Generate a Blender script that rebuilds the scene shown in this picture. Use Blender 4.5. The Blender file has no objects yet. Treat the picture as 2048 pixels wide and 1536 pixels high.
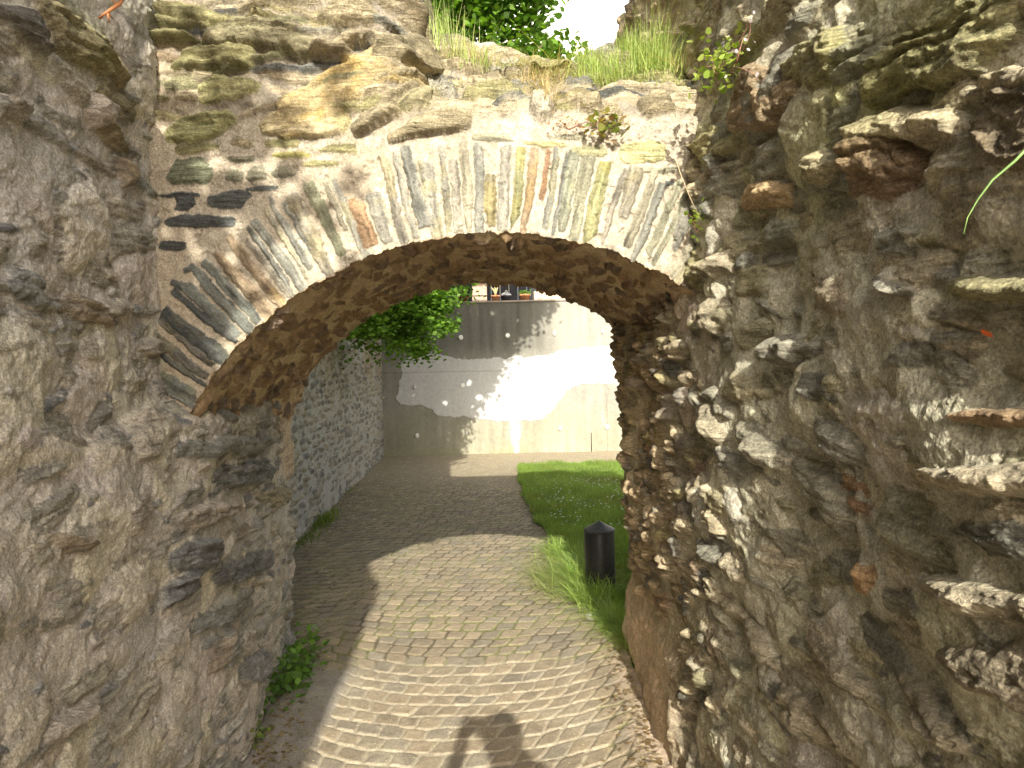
import bpy, bmesh, math, random
import numpy as np
from mathutils import Vector, Matrix, Euler
random.seed(7)
SC = bpy.context.scene
COL = SC.collection
rad = math.radians

# ------------------------------------------------------------------ camera
F_PX, CX, CY = 1420.0, 1024.0, 768.0
PITCH, ROLL = rad(1.73), rad(-1.3)
cam_d = bpy.data.cameras.new('camera'); cam = bpy.data.objects.new('camera', cam_d); COL.objects.link(cam)
cam_d.sensor_width = 36.0; cam_d.lens = 36.0 * F_PX / 2048.0
cam_d.clip_start = 0.02; cam_d.clip_end = 500.0
CM = Matrix.Rotation(math.pi / 2 - PITCH, 3, 'X') @ Matrix.Rotation(ROLL, 3, 'Z')
cam.matrix_world = Matrix.Translation((0, 0, 1.6)) @ CM.to_4x4()
SC.camera = cam

# ------------------------------------------------------------------ sky and sun
SUN_EL = math.atan(0.4986); SUN_AZ = 0.055        # sun stands behind the camera; light travels +Y, slightly -X
w = bpy.data.worlds.new('World'); SC.world = w; w.use_nodes = True
nt = w.node_tree; bg = nt.nodes['Background']
sky = nt.nodes.new('ShaderNodeTexSky'); sky.sky_type = 'NISHITA'; sky.sun_disc = False
sky.sun_elevation = SUN_EL
to_sun = Vector((math.sin(SUN_AZ), -math.cos(SUN_AZ), math.tan(SUN_EL))).normalized()
sky.sun_rotation = math.atan2(to_sun.x, to_sun.y)
sky.dust_density = 9.0; sky.air_density = 1.0; sky.ozone_density = .4; sky.altitude = 200
hs_ = nt.nodes.new('ShaderNodeHueSaturation'); hs_.inputs['Saturation'].default_value = .60; hs_.inputs['Value'].default_value = 1.2   # hazy, milky sky
nt.links.new(sky.outputs[0], hs_.inputs['Color']); nt.links.new(hs_.outputs[0], bg.inputs[0]); bg.inputs[1].default_value = 0.106
sd = bpy.data.lights.new('sun', 'SUN'); sun = bpy.data.objects.new('sun', sd); COL.objects.link(sun)
sd.energy = 5.0; sd.angle = rad(0.53); sd.color = (1.0, 0.94, 0.80)
sun.rotation_euler = to_sun.to_track_quat('Z', 'Y').to_euler(); sun.location = (2, -6, 8)
SC.view_settings.view_transform = 'Standard'; SC.view_settings.look = 'None'
SC.view_settings.exposure = 0.78; SC.view_settings.gamma = 1.0
SC.render.engine = 'CYCLES'
SC.cycles.max_bounces = 8; SC.cycles.diffuse_bounces = 5; SC.cycles.use_denoising = True

# ------------------------------------------------------------------ helpers: tagging
def tag(o, label=None, cat=None, group=None, kind=None):
    if label: o['label'] = label
    if cat: o['category'] = cat
    if group: o['group'] = group
    if kind: o['kind'] = kind
    return o
def empty(name, loc, rz=0.0):
    o = bpy.data.objects.new(name, None); COL.objects.link(o); o.location = loc; o.rotation_euler = (0, 0, rz)
    o.empty_display_size = 0.1
    return o
def par(o, parent):
    if parent is not None:
        o.parent = parent
        o.matrix_parent_inverse = Matrix.LocRotScale(parent.location, parent.rotation_euler, None).inverted()
    return o
def copy_tree(o, parent=None):
    c = o.copy(); COL.objects.link(c)
    if parent: c.parent = parent
    for ch in list(o.children): copy_tree(ch, c)
    return c

# ------------------------------------------------------------------ helpers: noise on numpy arrays
_tab = {}
def vn(x, y, seed=0):
    if seed not in _tab: _tab[seed] = np.random.default_rng(seed + 11).random((256, 256)).astype(np.float32)
    T = _tab[seed]
    xf = np.floor(x); yf = np.floor(y); fx = (x - xf).astype(np.float32); fy = (y - yf).astype(np.float32)
    xi = xf.astype(np.int64) & 255; yi = yf.astype(np.int64) & 255; x1 = (xi + 1) & 255; y1 = (yi + 1) & 255
    fx = fx * fx * fx * (fx * (fx * 6 - 15) + 10); fy = fy * fy * fy * (fy * (fy * 6 - 15) + 10)
    a = T[xi, yi] * (1 - fx) + T[x1, yi] * fx; b = T[xi, y1] * (1 - fx) + T[x1, y1] * fx
    return (a * (1 - fy) + b * fy) * 2 - 1
def fbm(x, y, sc, octv=4, seed=0, gain=0.5):
    r = 0; a = 1.0; t = 0
    for k in range(octv):
        cs, sn = math.cos(k * 0.8 + 0.3), math.sin(k * 0.8 + 0.3)
        X = (x * cs - y * sn) * sc + 17.3 * k; Y = (x * sn + y * cs) * sc + 9.1 * k
        r = r + a * vn(X, Y, seed + k * 3); t += a; a *= gain; sc *= 2.07
    return r / t
def sstep(a, b, x):
    t = np.clip((x - a) / (b - a), 0, 1); return t * t * (3 - 2 * t)

class Raster:
    """height and albedo of a masonry surface over local (u, v) in metres; u and v run along the surface"""
    def __init__(s, u0, u1, v0, v1, res, seed, mortar, low=0.02, fine=0.004, lowsc=2.2):
        s.u0, s.v0, s.res = u0, v0, res
        nu = int((u1 - u0) / res) + 2; nv = int((v1 - v0) / res) + 2
        s.U, s.V = np.meshgrid(u0 + np.arange(nu) * res, v0 + np.arange(nv) * res, indexing='ij')
        s.U = s.U.astype(np.float32); s.V = s.V.astype(np.float32)
        s.wx = fbm(s.U, s.V, 9, 3, seed + 40) ; s.wy = fbm(s.U, s.V, 9, 3, seed + 60)
        s.jg = fbm(s.U, s.V, 45, 3, seed + 70)
        s.H = low * fbm(s.U, s.V, lowsc, 3, seed) * 1.6 + 0.45 * low * fbm(s.U, s.V, 11, 3, seed + 5) + fine * fbm(s.U, s.V, 70, 3, seed + 9)
        if lowsc >= 3:
            pit = fbm(s.U, s.V, 26, 4, seed + 15, .6); rdg = 1 - np.abs(fbm(s.U, s.V, 15, 4, seed + 17, .6)) * 3
            s.H += .003 * pit - .006 * sstep(.3, .55, pit) + .0025 * fbm(s.U, s.V, 60, 3, seed + 19, .7)
        s.M = s.H.copy()
        s.C = np.zeros(s.U.shape + (3,), np.float32); s.S = np.zeros(s.U.shape, np.float32)
        n1 = fbm(s.U, s.V, 3.0, 4, seed + 13)[..., None]; n2 = fbm(s.U, s.V, 14, 4, seed + 23)[..., None]
        a, b, c = [np.array(m, np.float32) for m in mortar]
        t = sstep(-0.45, 0.45, n1); s.C[:] = a * (1 - t) + b * t
        t2 = sstep(0.1, 0.5, n2); s.C[:] = s.C * (1 - t2 * .7) + c * t2 * .7
        s.C *= (1 + 0.16 * s.jg[..., None])
        s.seed = seed
        s.rng = np.random.default_rng(seed + 900)
    def stone(s, u, v, a, b, ang, h, col, p=3.0, edge=0.22, tilt=(0, 0), cut=3, lam=0.003, warp=0.012, patina=0.35, base=0.0, col2=None, facet=.55, mort=False, stri=.16):
        rg = s.rng; R = max(a, b) * 1.25 + 0.02
        i0 = max(0, int((u - R - s.u0) / s.res)); i1 = min(s.U.shape[0], int((u + R - s.u0) / s.res) + 2)
        j0 = max(0, int((v - R - s.v0) / s.res)); j1 = min(s.U.shape[1], int((v + R - s.v0) / s.res) + 2)
        if i1 <= i0 + 1 or j1 <= j0 + 1: return
        sl = (slice(i0, i1), slice(j0, j1))
        ww = min(warp, 0.45 * min(a, b))
        x = s.U[sl] - u + s.wx[sl] * ww * 1.5; y = s.V[sl] - v + s.wy[sl] * ww + s.jg[sl] * min(0.008, b * .2); x = x + s.jg[sl] * min(.006, a * .2)
        ca, sa = math.cos(ang), math.sin(ang)
        lx = x * ca + y * sa; ly = -x * sa + y * ca
        d = (np.abs(lx / a) ** p + np.abs(ly / b) ** p) ** (1 / p)
        for k in range(cut):
            al = rg.uniform(0, 2 * math.pi); q = rg.uniform(0.72, 1.0)
            d = np.maximum(d, (lx / a * math.cos(al) + ly / b * math.sin(al)) / q)
        e = np.clip((1 - d) * min(a, b) / (edge * .055), 0, 1)
        fac = np.ones_like(lx)
        for k in range(3): fac = np.minimum(fac, rg.uniform(.75, 1.25) + lx / a * rg.uniform(-facet, facet) + ly / b * rg.uniform(-facet, facet))
        fac = np.maximum(fac, .15)
        o = rg.uniform(0, 200)
        ln = vn(ly / 0.011 + o + lx * 3, np.full_like(ly, o) + lx * 5.0, 5) + 0.6 * vn(ly / 0.0045 + o, lx * 9.0 + o, 6)
        med = fbm(lx + o, ly * 2.2, 16, 3, 31)
        z = base + h * e ** .6 * fac * (1 + .12 * med) + (lx / a * tilt[0] + ly / b * tilt[1]) * h * (e > 0) + lam * ln * (e > .5) + 0.25 * min(h, .03) * med
        q_ = ly / .016 + .5 * med + o + lx * 1.5; fq = np.floor(q_); q_ = fq + sstep(.38, .62, q_ - fq); z = z + lam * 2.0 * vn(q_, np.full_like(q_, o) + lx * 1.2, 8) * (e > .3)
        zz = np.where(d < 1, z + s.M[sl] * 0.7, -9)
        hit = zz > s.H[sl]
        c = np.array(col, np.float32) * np.ones(ly.shape + (1,), np.float32)
        if col2 is not None:
            t = sstep(-0.1, 0.35, fbm(lx + o, ly, 12, 3, 77))[..., None]
            c = c * (1 - t) + np.array(col2, np.float32) * t
        c = c * np.clip(1 + patina * med[..., None] * 1.0 + stri * ln[..., None], .25, 2)
        s.C[sl] = np.where(hit[..., None], c, s.C[sl]); s.S[sl] = np.where(hit, 0 if mort else 1, s.S[sl])
        s.H[sl] = np.maximum(s.H[sl], zz)
    def smear(s, n, u0, u1, v0, v1, col, hr=(.012, .034), ar=(.05, .17)):
        rg = s.rng
        for k in range(n):
            a = rg.uniform(*ar); c = np.array(col) * rg.uniform(.85, 1.12) * np.array((1, rg.uniform(.97, 1.03), rg.uniform(.92, 1.08)))
            s.stone(rg.uniform(u0, u1), rg.uniform(v0, v1), a, a * rg.uniform(.35, .9), rg.normal() * .5, rg.uniform(*hr), tuple(c), p=2, edge=rg.uniform(.5, 1.2), cut=3, lam=0.0, warp=.03, patina=.18, facet=.35, mort=True)
    def sample(s, u, v):
        x = np.clip((u - s.u0) / s.res, 0, s.U.shape[0] - 1.001); y = np.clip((v - s.v0) / s.res, 0, s.U.shape[1] - 1.001)
        i = x.astype(np.int64); j = y.astype(np.int64); fx = x - i; fy = y - j
        def bl(A):
            k = (fx, fy) if A.ndim == 2 else (fx[..., None], fy[..., None])
            return (A[i, j] * (1 - k[0]) + A[i + 1, j] * k[0]) * (1 - k[1]) + (A[i, j + 1] * (1 - k[0]) + A[i + 1, j + 1] * k[0]) * k[1]
        return bl(s.H), np.concatenate([np.clip(bl(s.C), 0.01, 0.95), bl(s.S)[..., None]], -1)

def grid_mesh(name, P, C, mat, parent=None, flip=False):
    n, m = P.shape[:2]
    me = bpy.data.meshes.new(name)
    idx = np.arange(n * m).reshape(n, m)
    q = np.stack([idx[:-1, :-1], idx[1:, :-1], idx[1:, 1:], idx[:-1, 1:]], -1).reshape(-1, 4)
    if flip: q = q[:, ::-1]
    nf = len(q)
    me.vertices.add(n * m); me.vertices.foreach_set('co', P.reshape(-1).astype(np.float32))
    me.loops.add(nf * 4); me.loops.foreach_set('vertex_index', q.reshape(-1).astype(np.int32))
    me.polygons.add(nf); me.polygons.foreach_set('loop_start', np.arange(0, nf * 4, 4, dtype=np.int32))
    me.polygons.foreach_set('use_smooth', np.ones(nf, bool))
    me.update(calc_edges=True)
    if C is not None:
        at = me.color_attributes.new('Col', 'FLOAT_COLOR', 'POINT')
        c4 = np.zeros((n * m, 4), np.float32); c4[:, :C.shape[-1]] = C.reshape(-1, C.shape[-1]); at.data.foreach_set('color', c4.reshape(-1))
    me.materials.append(mat)
    o = bpy.data.objects.new(name, me); COL.objects.link(o)
    return par(o, parent)
def soup_mesh(name, V, faces_n, mat, C=None, parent=None, smooth=False):
    """V: (nf, faces_n, 3) separate polygons"""
    nf = V.shape[0]; me = bpy.data.meshes.new(name)
    me.vertices.add(nf * faces_n); me.vertices.foreach_set('co', V.reshape(-1).astype(np.float32))
    me.loops.add(nf * faces_n); me.loops.foreach_set('vertex_index', np.arange(nf * faces_n, dtype=np.int32))
    me.polygons.add(nf); me.polygons.foreach_set('loop_start', np.arange(0, nf * faces_n, faces_n, dtype=np.int32))
    me.update(calc_edges=True)
    if C is not None:
        at = me.color_attributes.new('Col', 'FLOAT_COLOR', 'POINT')
        c4 = np.ones((nf * faces_n, 4), np.float32); c4[:, :3] = np.repeat(C, faces_n, axis=0); at.data.foreach_set('color', c4.reshape(-1))
    me.materials.append(mat)
    o = bpy.data.objects.new(name, me); COL.objects.link(o)
    return par(o, parent)
def normals(P):
    du = np.gradient(P, axis=0); dv = np.gradient(P, axis=1)
    n = np.cross(du, dv); n /= np.maximum(np.linalg.norm(n, axis=-1, keepdims=True), 1e-9)
    return n
_Cm = np.array(CM)
def pix_ray(x, y): return _Cm @ np.array([(x - CX) / F_PX, -(y - CY) / F_PX, -1.0])
def at_Y(x, y, Y): d = pix_ray(x, y); return np.array([0, 0, 1.6]) + d * (Y / d[1])
def ground(x, y, z=0.0): d = pix_ray(x, y); return np.array([0, 0, 1.6]) + d * ((z - 1.6) / d[2])
def project(P):
    q = (P - np.array([0, 0, 1.6])) @ _Cm
    return CX + q[..., 0] / -q[..., 2] * F_PX, CY - q[..., 1] / -q[..., 2] * F_PX, -q[..., 2]
class Lookup:
    """from a pixel of the photograph to the surface's own (u, v)"""
    def __init__(s, U, V, P):
        s.x, s.y, dz = project(P); s.U, s.V = U, V; s.bad = dz < 0.2
    def __call__(s, px, py):
        d = (s.x - px) ** 2 + (s.y - py) ** 2; d = np.where(s.bad, 1e12, d); k = np.unravel_index(np.argmin(d), d.shape)
        return float(s.U[k]), float(s.V[k])
def place_px(R, L, x1, y1, x2, y2, th, h, col, cap=None, **kw):
    """a stone whose long axis runs between two pixels, th pixels thick"""
    mx, my = (x1 + x2) / 2, (y1 + y2) / 2; l = math.hypot(x2 - x1, y2 - y1); nx, ny = -(y2 - y1) / l, (x2 - x1) / l
    A = np.array(L(x1, y1)); B = np.array(L(x2, y2)); M_ = np.array(L(mx, my))
    T = (np.array(L(mx + nx * th / 2, my + ny * th / 2)) - np.array(L(mx - nx * th / 2, my - ny * th / 2)))
    d = B - A; a = np.linalg.norm(d) / 2; dn = d / (2 * a + 1e-9); b = abs(dn[0] * T[1] - dn[1] * T[0]) / 2
    if cap: a = min(a, cap * l / 2); b = min(b, cap * th / 2)
    if dn[0] < 0: dn = -dn
    R.stone(M_[0], M_[1], a, max(b, 0.006), math.atan2(dn[1], dn[0]), h, col, **kw)

# ------------------------------------------------------------------ materials
def new_mat(name):
    m = bpy.data.materials.new(name); m.use_nodes = True
    n = m.node_tree.nodes; return m, m.node_tree, n['Principled BSDF']
def masonry_mat(name, s1=38, s2=210, b1=0.8, rough=0.92, var=0.27, dist=0.008, bed=1.0):
    m, t, p = new_mat(name); N = t.nodes.new; Lk = t.links.new
    a = N('ShaderNodeAttribute'); a.attribute_name = 'Col'
    g = N('ShaderNodeTexCoord')
    n1 = N('ShaderNodeTexNoise'); n1.inputs['Scale'].default_value = s1; n1.inputs['Detail'].default_value = 8; n1.inputs['Roughness'].default_value = .65
    n2 = N('ShaderNodeTexNoise'); n2.inputs['Scale'].default_value = s2; n2.inputs['Detail'].default_value = 4
    v = N('ShaderNodeTexVoronoi'); v.inputs['Scale'].default_value = s1 * 2.2
    for q in (n1, n2, v): Lk(g.outputs['Object'], q.inputs['Vector'])
    mr = N('ShaderNodeMapRange'); mr.inputs[1].default_value = .25; mr.inputs[2].default_value = .75; mr.inputs[3].default_value = 1 - var; mr.inputs[4].default_value = 1 + var
    Lk(n1.outputs[0], mr.inputs[0])
    mr2 = N('ShaderNodeMapRange'); mr2.inputs[1].default_value = .3; mr2.inputs[2].default_value = .7; mr2.inputs[3].default_value = 1 - var * .95; mr2.inputs[4].default_value = 1 + var * .95
    Lk(n2.outputs[0], mr2.inputs[0])
    mu = N('ShaderNodeMath'); mu.operation = 'MULTIPLY'; Lk(mr.outputs[0], mu.inputs[0]); Lk(mr2.outputs[0], mu.inputs[1])
    # slate bedding: thin uneven layers, only on the stones (alpha of the attribute)
    mp = N('ShaderNodeMapping'); mp.inputs['Scale'].default_value = (7, 7, 75); mp.inputs['Rotation'].default_value = (.10, .06, 0); Lk(g.outputs['Object'], mp.inputs[0])
    n3 = N('ShaderNodeTexNoise'); n3.inputs['Scale'].default_value = 1; n3.inputs['Detail'].default_value = 6; n3.inputs['Roughness'].default_value = .7; n3.inputs['Distortion'].default_value = .6; Lk(mp.outputs[0], n3.inputs['Vector'])
    mr3 = N('ShaderNodeMapRange'); mr3.inputs[1].default_value = .3; mr3.inputs[2].default_value = .7; mr3.inputs[3].default_value = -.42 * bed; mr3.inputs[4].default_value = .30 * bed; Lk(n3.outputs[0], mr3.inputs[0])
    m3 = N('ShaderNodeMath'); m3.operation = 'MULTIPLY_ADD'; Lk(mr3.outputs[0], m3.inputs[0]); Lk(a.outputs['Alpha'], m3.inputs[1]); m3.inputs[2].default_value = 1
    mu2 = N('ShaderNodeMath'); mu2.operation = 'MULTIPLY'; Lk(mu.outputs[0], mu2.inputs[0]); Lk(m3.outputs[0], mu2.inputs[1])
    v2 = N('ShaderNodeTexVoronoi'); v2.inputs['Scale'].default_value = 190; Lk(g.outputs['Object'], v2.inputs['Vector'])
    sp = N('ShaderNodeSeparateColor'); Lk(v2.outputs['Color'], sp.inputs[0])
    mr4 = N('ShaderNodeMapRange'); mr4.inputs[3].default_value = 1 - var * .75; mr4.inputs[4].default_value = 1 + var * .75; Lk(sp.outputs[0], mr4.inputs[0])
    mu3 = N('ShaderNodeMath'); mu3.operation = 'MULTIPLY'; Lk(mu2.outputs[0], mu3.inputs[0]); Lk(mr4.outputs[0], mu3.inputs[1]); mu2 = mu3
    vm = N('ShaderNodeVectorMath'); vm.operation = 'SCALE'; Lk(a.outputs['Color'], vm.inputs[0]); Lk(mu2.outputs[0], vm.inputs['Scale'])
    Lk(vm.outputs[0], p.inputs['Base Color'])
    p.inputs['Roughness'].default_value = rough; p.inputs['Specular IOR Level'].default_value = 0.25
    ad = N('ShaderNodeMath'); ad.operation = 'MULTIPLY_ADD'; Lk(n2.outputs[0], ad.inputs[0]); ad.inputs[1].default_value = .45; Lk(n1.outputs[0], ad.inputs[2])
    ad2 = N('ShaderNodeMath'); ad2.operation = 'MULTIPLY_ADD'; Lk(v.outputs['Distance'], ad2.inputs[0]); ad2.inputs[1].default_value = .3; Lk(ad.outputs[0], ad2.inputs[2])
    ad3 = N('ShaderNodeMath'); ad3.operation = 'MULTIPLY_ADD'; Lk(m3.outputs[0], ad3.inputs[0]); ad3.inputs[1].default_value = 1.6; Lk(ad2.outputs[0], ad3.inputs[2]); ad2 = ad3
    bp = N('ShaderNodeBump'); bp.inputs['Strength'].default_value = b1; bp.inputs['Distance'].default_value = dist
    Lk(ad2.outputs[0], bp.inputs['Height']); Lk(bp.outputs[0], p.inputs['Normal'])
    return m
def plain(name, col, rough=0.7, metal=0.0, sc=30, var=0.2, bump=0.2, bdist=0.002, spec=0.3):
    m, t, p = new_mat(name); N = t.nodes.new; Lk = t.links.new
    g = N('ShaderNodeTexCoord'); n = N('ShaderNodeTexNoise'); n.inputs['Scale'].default_value = sc; n.inputs['Detail'].default_value = 6
    Lk(g.outputs['Object'], n.inputs['Vector'])
    r = N('ShaderNodeMapRange'); r.inputs[1].default_value = .3; r.inputs[2].default_value = .7; r.inputs[3].default_value = 1 - var; r.inputs[4].default_value = 1 + var
    Lk(n.outputs[0], r.inputs[0]); vm = N('ShaderNodeVectorMath'); vm.operation = 'SCALE'; vm.inputs[0].default_value = col; Lk(r.outputs[0], vm.inputs['Scale'])
    Lk(vm.outputs[0], p.inputs['Base Color']); p.inputs['Roughness'].default_value = rough; p.inputs['Metallic'].default_value = metal
    p.inputs['Specular IOR Level'].default_value = spec
    b = N('ShaderNodeBump'); b.inputs['Strength'].default_value = bump; b.inputs['Distance'].default_value = bdist; Lk(n.outputs[0], b.inputs['Height']); Lk(b.outputs[0], p.inputs['Normal'])
    return m
def leaf_mat(name, trans=0.45, rough=0.5):
    m, t, p = new_mat(name); N = t.nodes.new; Lk = t.links.new
    a = N('ShaderNodeAttribute'); a.attribute_name = 'Col'
    Lk(a.outputs['Color'], p.inputs['Base Color']); p.inputs['Roughness'].default_value = rough; p.inputs['Specular IOR Level'].default_value = 0.35
    tr = N('ShaderNodeBsdfTranslucent'); hs = N('ShaderNodeVectorMath'); hs.operation = 'MULTIPLY'; hs.inputs[1].default_value = (1.5, 1.6, .6)
    Lk(a.outputs['Color'], hs.inputs[0]); Lk(hs.outputs[0], tr.inputs['Color'])
    mx = N('ShaderNodeMixShader'); mx.inputs[0].default_value = trans
    Lk(p.outputs[0], mx.inputs[1]); Lk(tr.outputs[0], mx.inputs[2]); Lk(mx.outputs[0], t.nodes['Material Output'].inputs['Surface'])
    return m
M_STONE = masonry_mat('stone_masonry')
M_ARCH = masonry_mat('arch_masonry', s1=45, s2=230, b1=0.6, var=0.22, dist=0.005, bed=0.0)
M_SETT = masonry_mat('setts', s1=55, s2=240, b1=0.4, var=0.2, dist=0.003, bed=0.0)
M_LEAF = leaf_mat('leaf'); M_GRASS = leaf_mat('grass_blade', 0.35, 0.55)
M_BARK = plain('bark', (.10, .075, .05), .9, sc=18, var=.4, bump=.8, bdist=.02)

rngG = np.random.default_rng(5)
# albedo palettes
GREY = [(.20, .20, .17), (.27, .26, .21), (.16, .16, .15), (.23, .22, .17)]
OLIVE = [(.27, .25, .13), (.31, .27, .15), (.23, .22, .13)]
DARK = [(.10, .105, .10), (.13, .13, .12), (.08, .085, .085)]
RUST = [(.27, .19, .125), (.24, .175, .125), (.31, .24, .16)]
TAN = [(.38, .33, .23), (.42, .36, .25), (.34, .29, .20)]
def pick(*w):
    pal = [GREY, OLIVE, DARK, RUST, TAN]; k = rngG.choice(5, p=np.array(w) / sum(w)); q = pal[k]; return q[rngG.integers(len(q))]
def courses(R, u0, u1, v0, v1, hr, ln, skip, prot, heavy, wts, angj=0.08, lam=0.003, p=(2.2, 4.5), edge=.28, gap=0.012, skipf=None, tl=.25, facet=.5, mixc=None, mix=0.0):
    v = v0
    while v < v1:
        hh = rngG.uniform(*hr); u = u0 - rngG.uniform(0, .2)
        while u < u1:
            L = rngG.uniform(*ln) * (0.6 + hh / hr[1] * .6); k = skipf(u, v) if skipf else 0
            if rngG.random() > max(skip, k):
                b = hh / 2 * rngG.uniform(.65, 1.08); h = prot * rngG.uniform(.4, 1.2)
                if rngG.random() < heavy: h *= rngG.uniform(1.6, 3.0)
                c_ = np.array(pick(*wts)); c_ = tuple(c_ * (1 - mix) + np.array(mixc) * mix) if mixc is not None else tuple(c_)
                R.stone(u + L / 2, v + hh / 2 + rngG.normal() * .012, L / 2, b, rngG.normal() * angj, h, c_, facet=facet, p=rngG.uniform(*p), edge=edge * rngG.uniform(.6, 1.5),
                        tilt=(rngG.normal() * tl, rngG.normal() * tl), cut=rngG.integers(1, 5), lam=lam)
            u += L + gap * rngG.uniform(.3, 2.5)
        v += hh * .93 + gap

# ================================================================== ARCH WALL
CXA, CZA, RA = -0.07, 0.83, 1.22
Y1, Y2 = 2.47, 4.02
TRAMP = 2.42
def arch_skew(Y): return -0.09 * np.clip((Y - Y1) / (Y2 - Y1), 0, 1)
def face_base(X, t):
    """surface of the front of the arch wall: plain face, then a ruined, receding top; t is the length along the profile"""
    # right-hand profile (ruined, set back)
    kr = np.array([[0, Y1, 0], [TRAMP, Y1, TRAMP], [2.47, 2.50, 2.465], [2.80, 2.76, 2.66], [3.02, 2.86, 2.82], [3.30, 3.10, 2.94], [3.42, 3.20, 2.96], [4.34, 4.00, 2.56], [4.5, 4.02, 2.42], [6.3, 4.03, 2.41]])
    kl = np.array([[0, Y1, 0], [TRAMP, Y1, TRAMP], [2.7, 2.52, 2.70], [3.0, 2.58, 2.99], [3.3, 2.70, 3.27], [3.5, 2.80, 3.44], [3.6, 2.88, 3.46], [4.8, 4.00, 3.0], [5.3, 4.02, 2.5], [6.3, 4.03, 2.49]])
    kt = np.array([[0, Y1, 0], [TRAMP, Y1, TRAMP], [2.7, 2.52, 2.70], [3.0, 2.58, 2.99], [3.3, 2.70, 3.27], [4.66, 2.95, 4.60], [5.74, 4.02, 4.60], [6.3, 4.02, 4.1]])
    s = sstep(-0.42, -0.28, X + 0.04 * fbm(X, t, 6, 2, 3)); s2 = sstep(-.60, -.76, X + .05 * fbm(X, t, 5, 2, 4))
    yr = np.interp(t, kr[:, 0], kr[:, 1]); zr = np.interp(t, kr[:, 0], kr[:, 2])
    yl = np.interp(t, kl[:, 0], kl[:, 1]) * (1 - s2) + s2 * np.interp(t, kt[:, 0], kt[:, 1]); zl = np.interp(t, kl[:, 0], kl[:, 2]) * (1 - s2) + s2 * np.interp(t, kt[:, 0], kt[:, 2])
    b = sstep(-.05, .15, X) * sstep(2.7, 3.2, t) * -.075
    return np.stack([X, yl * (1 - s) + yr * s, zl * (1 - s) + zr * s + b], -1)

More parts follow.
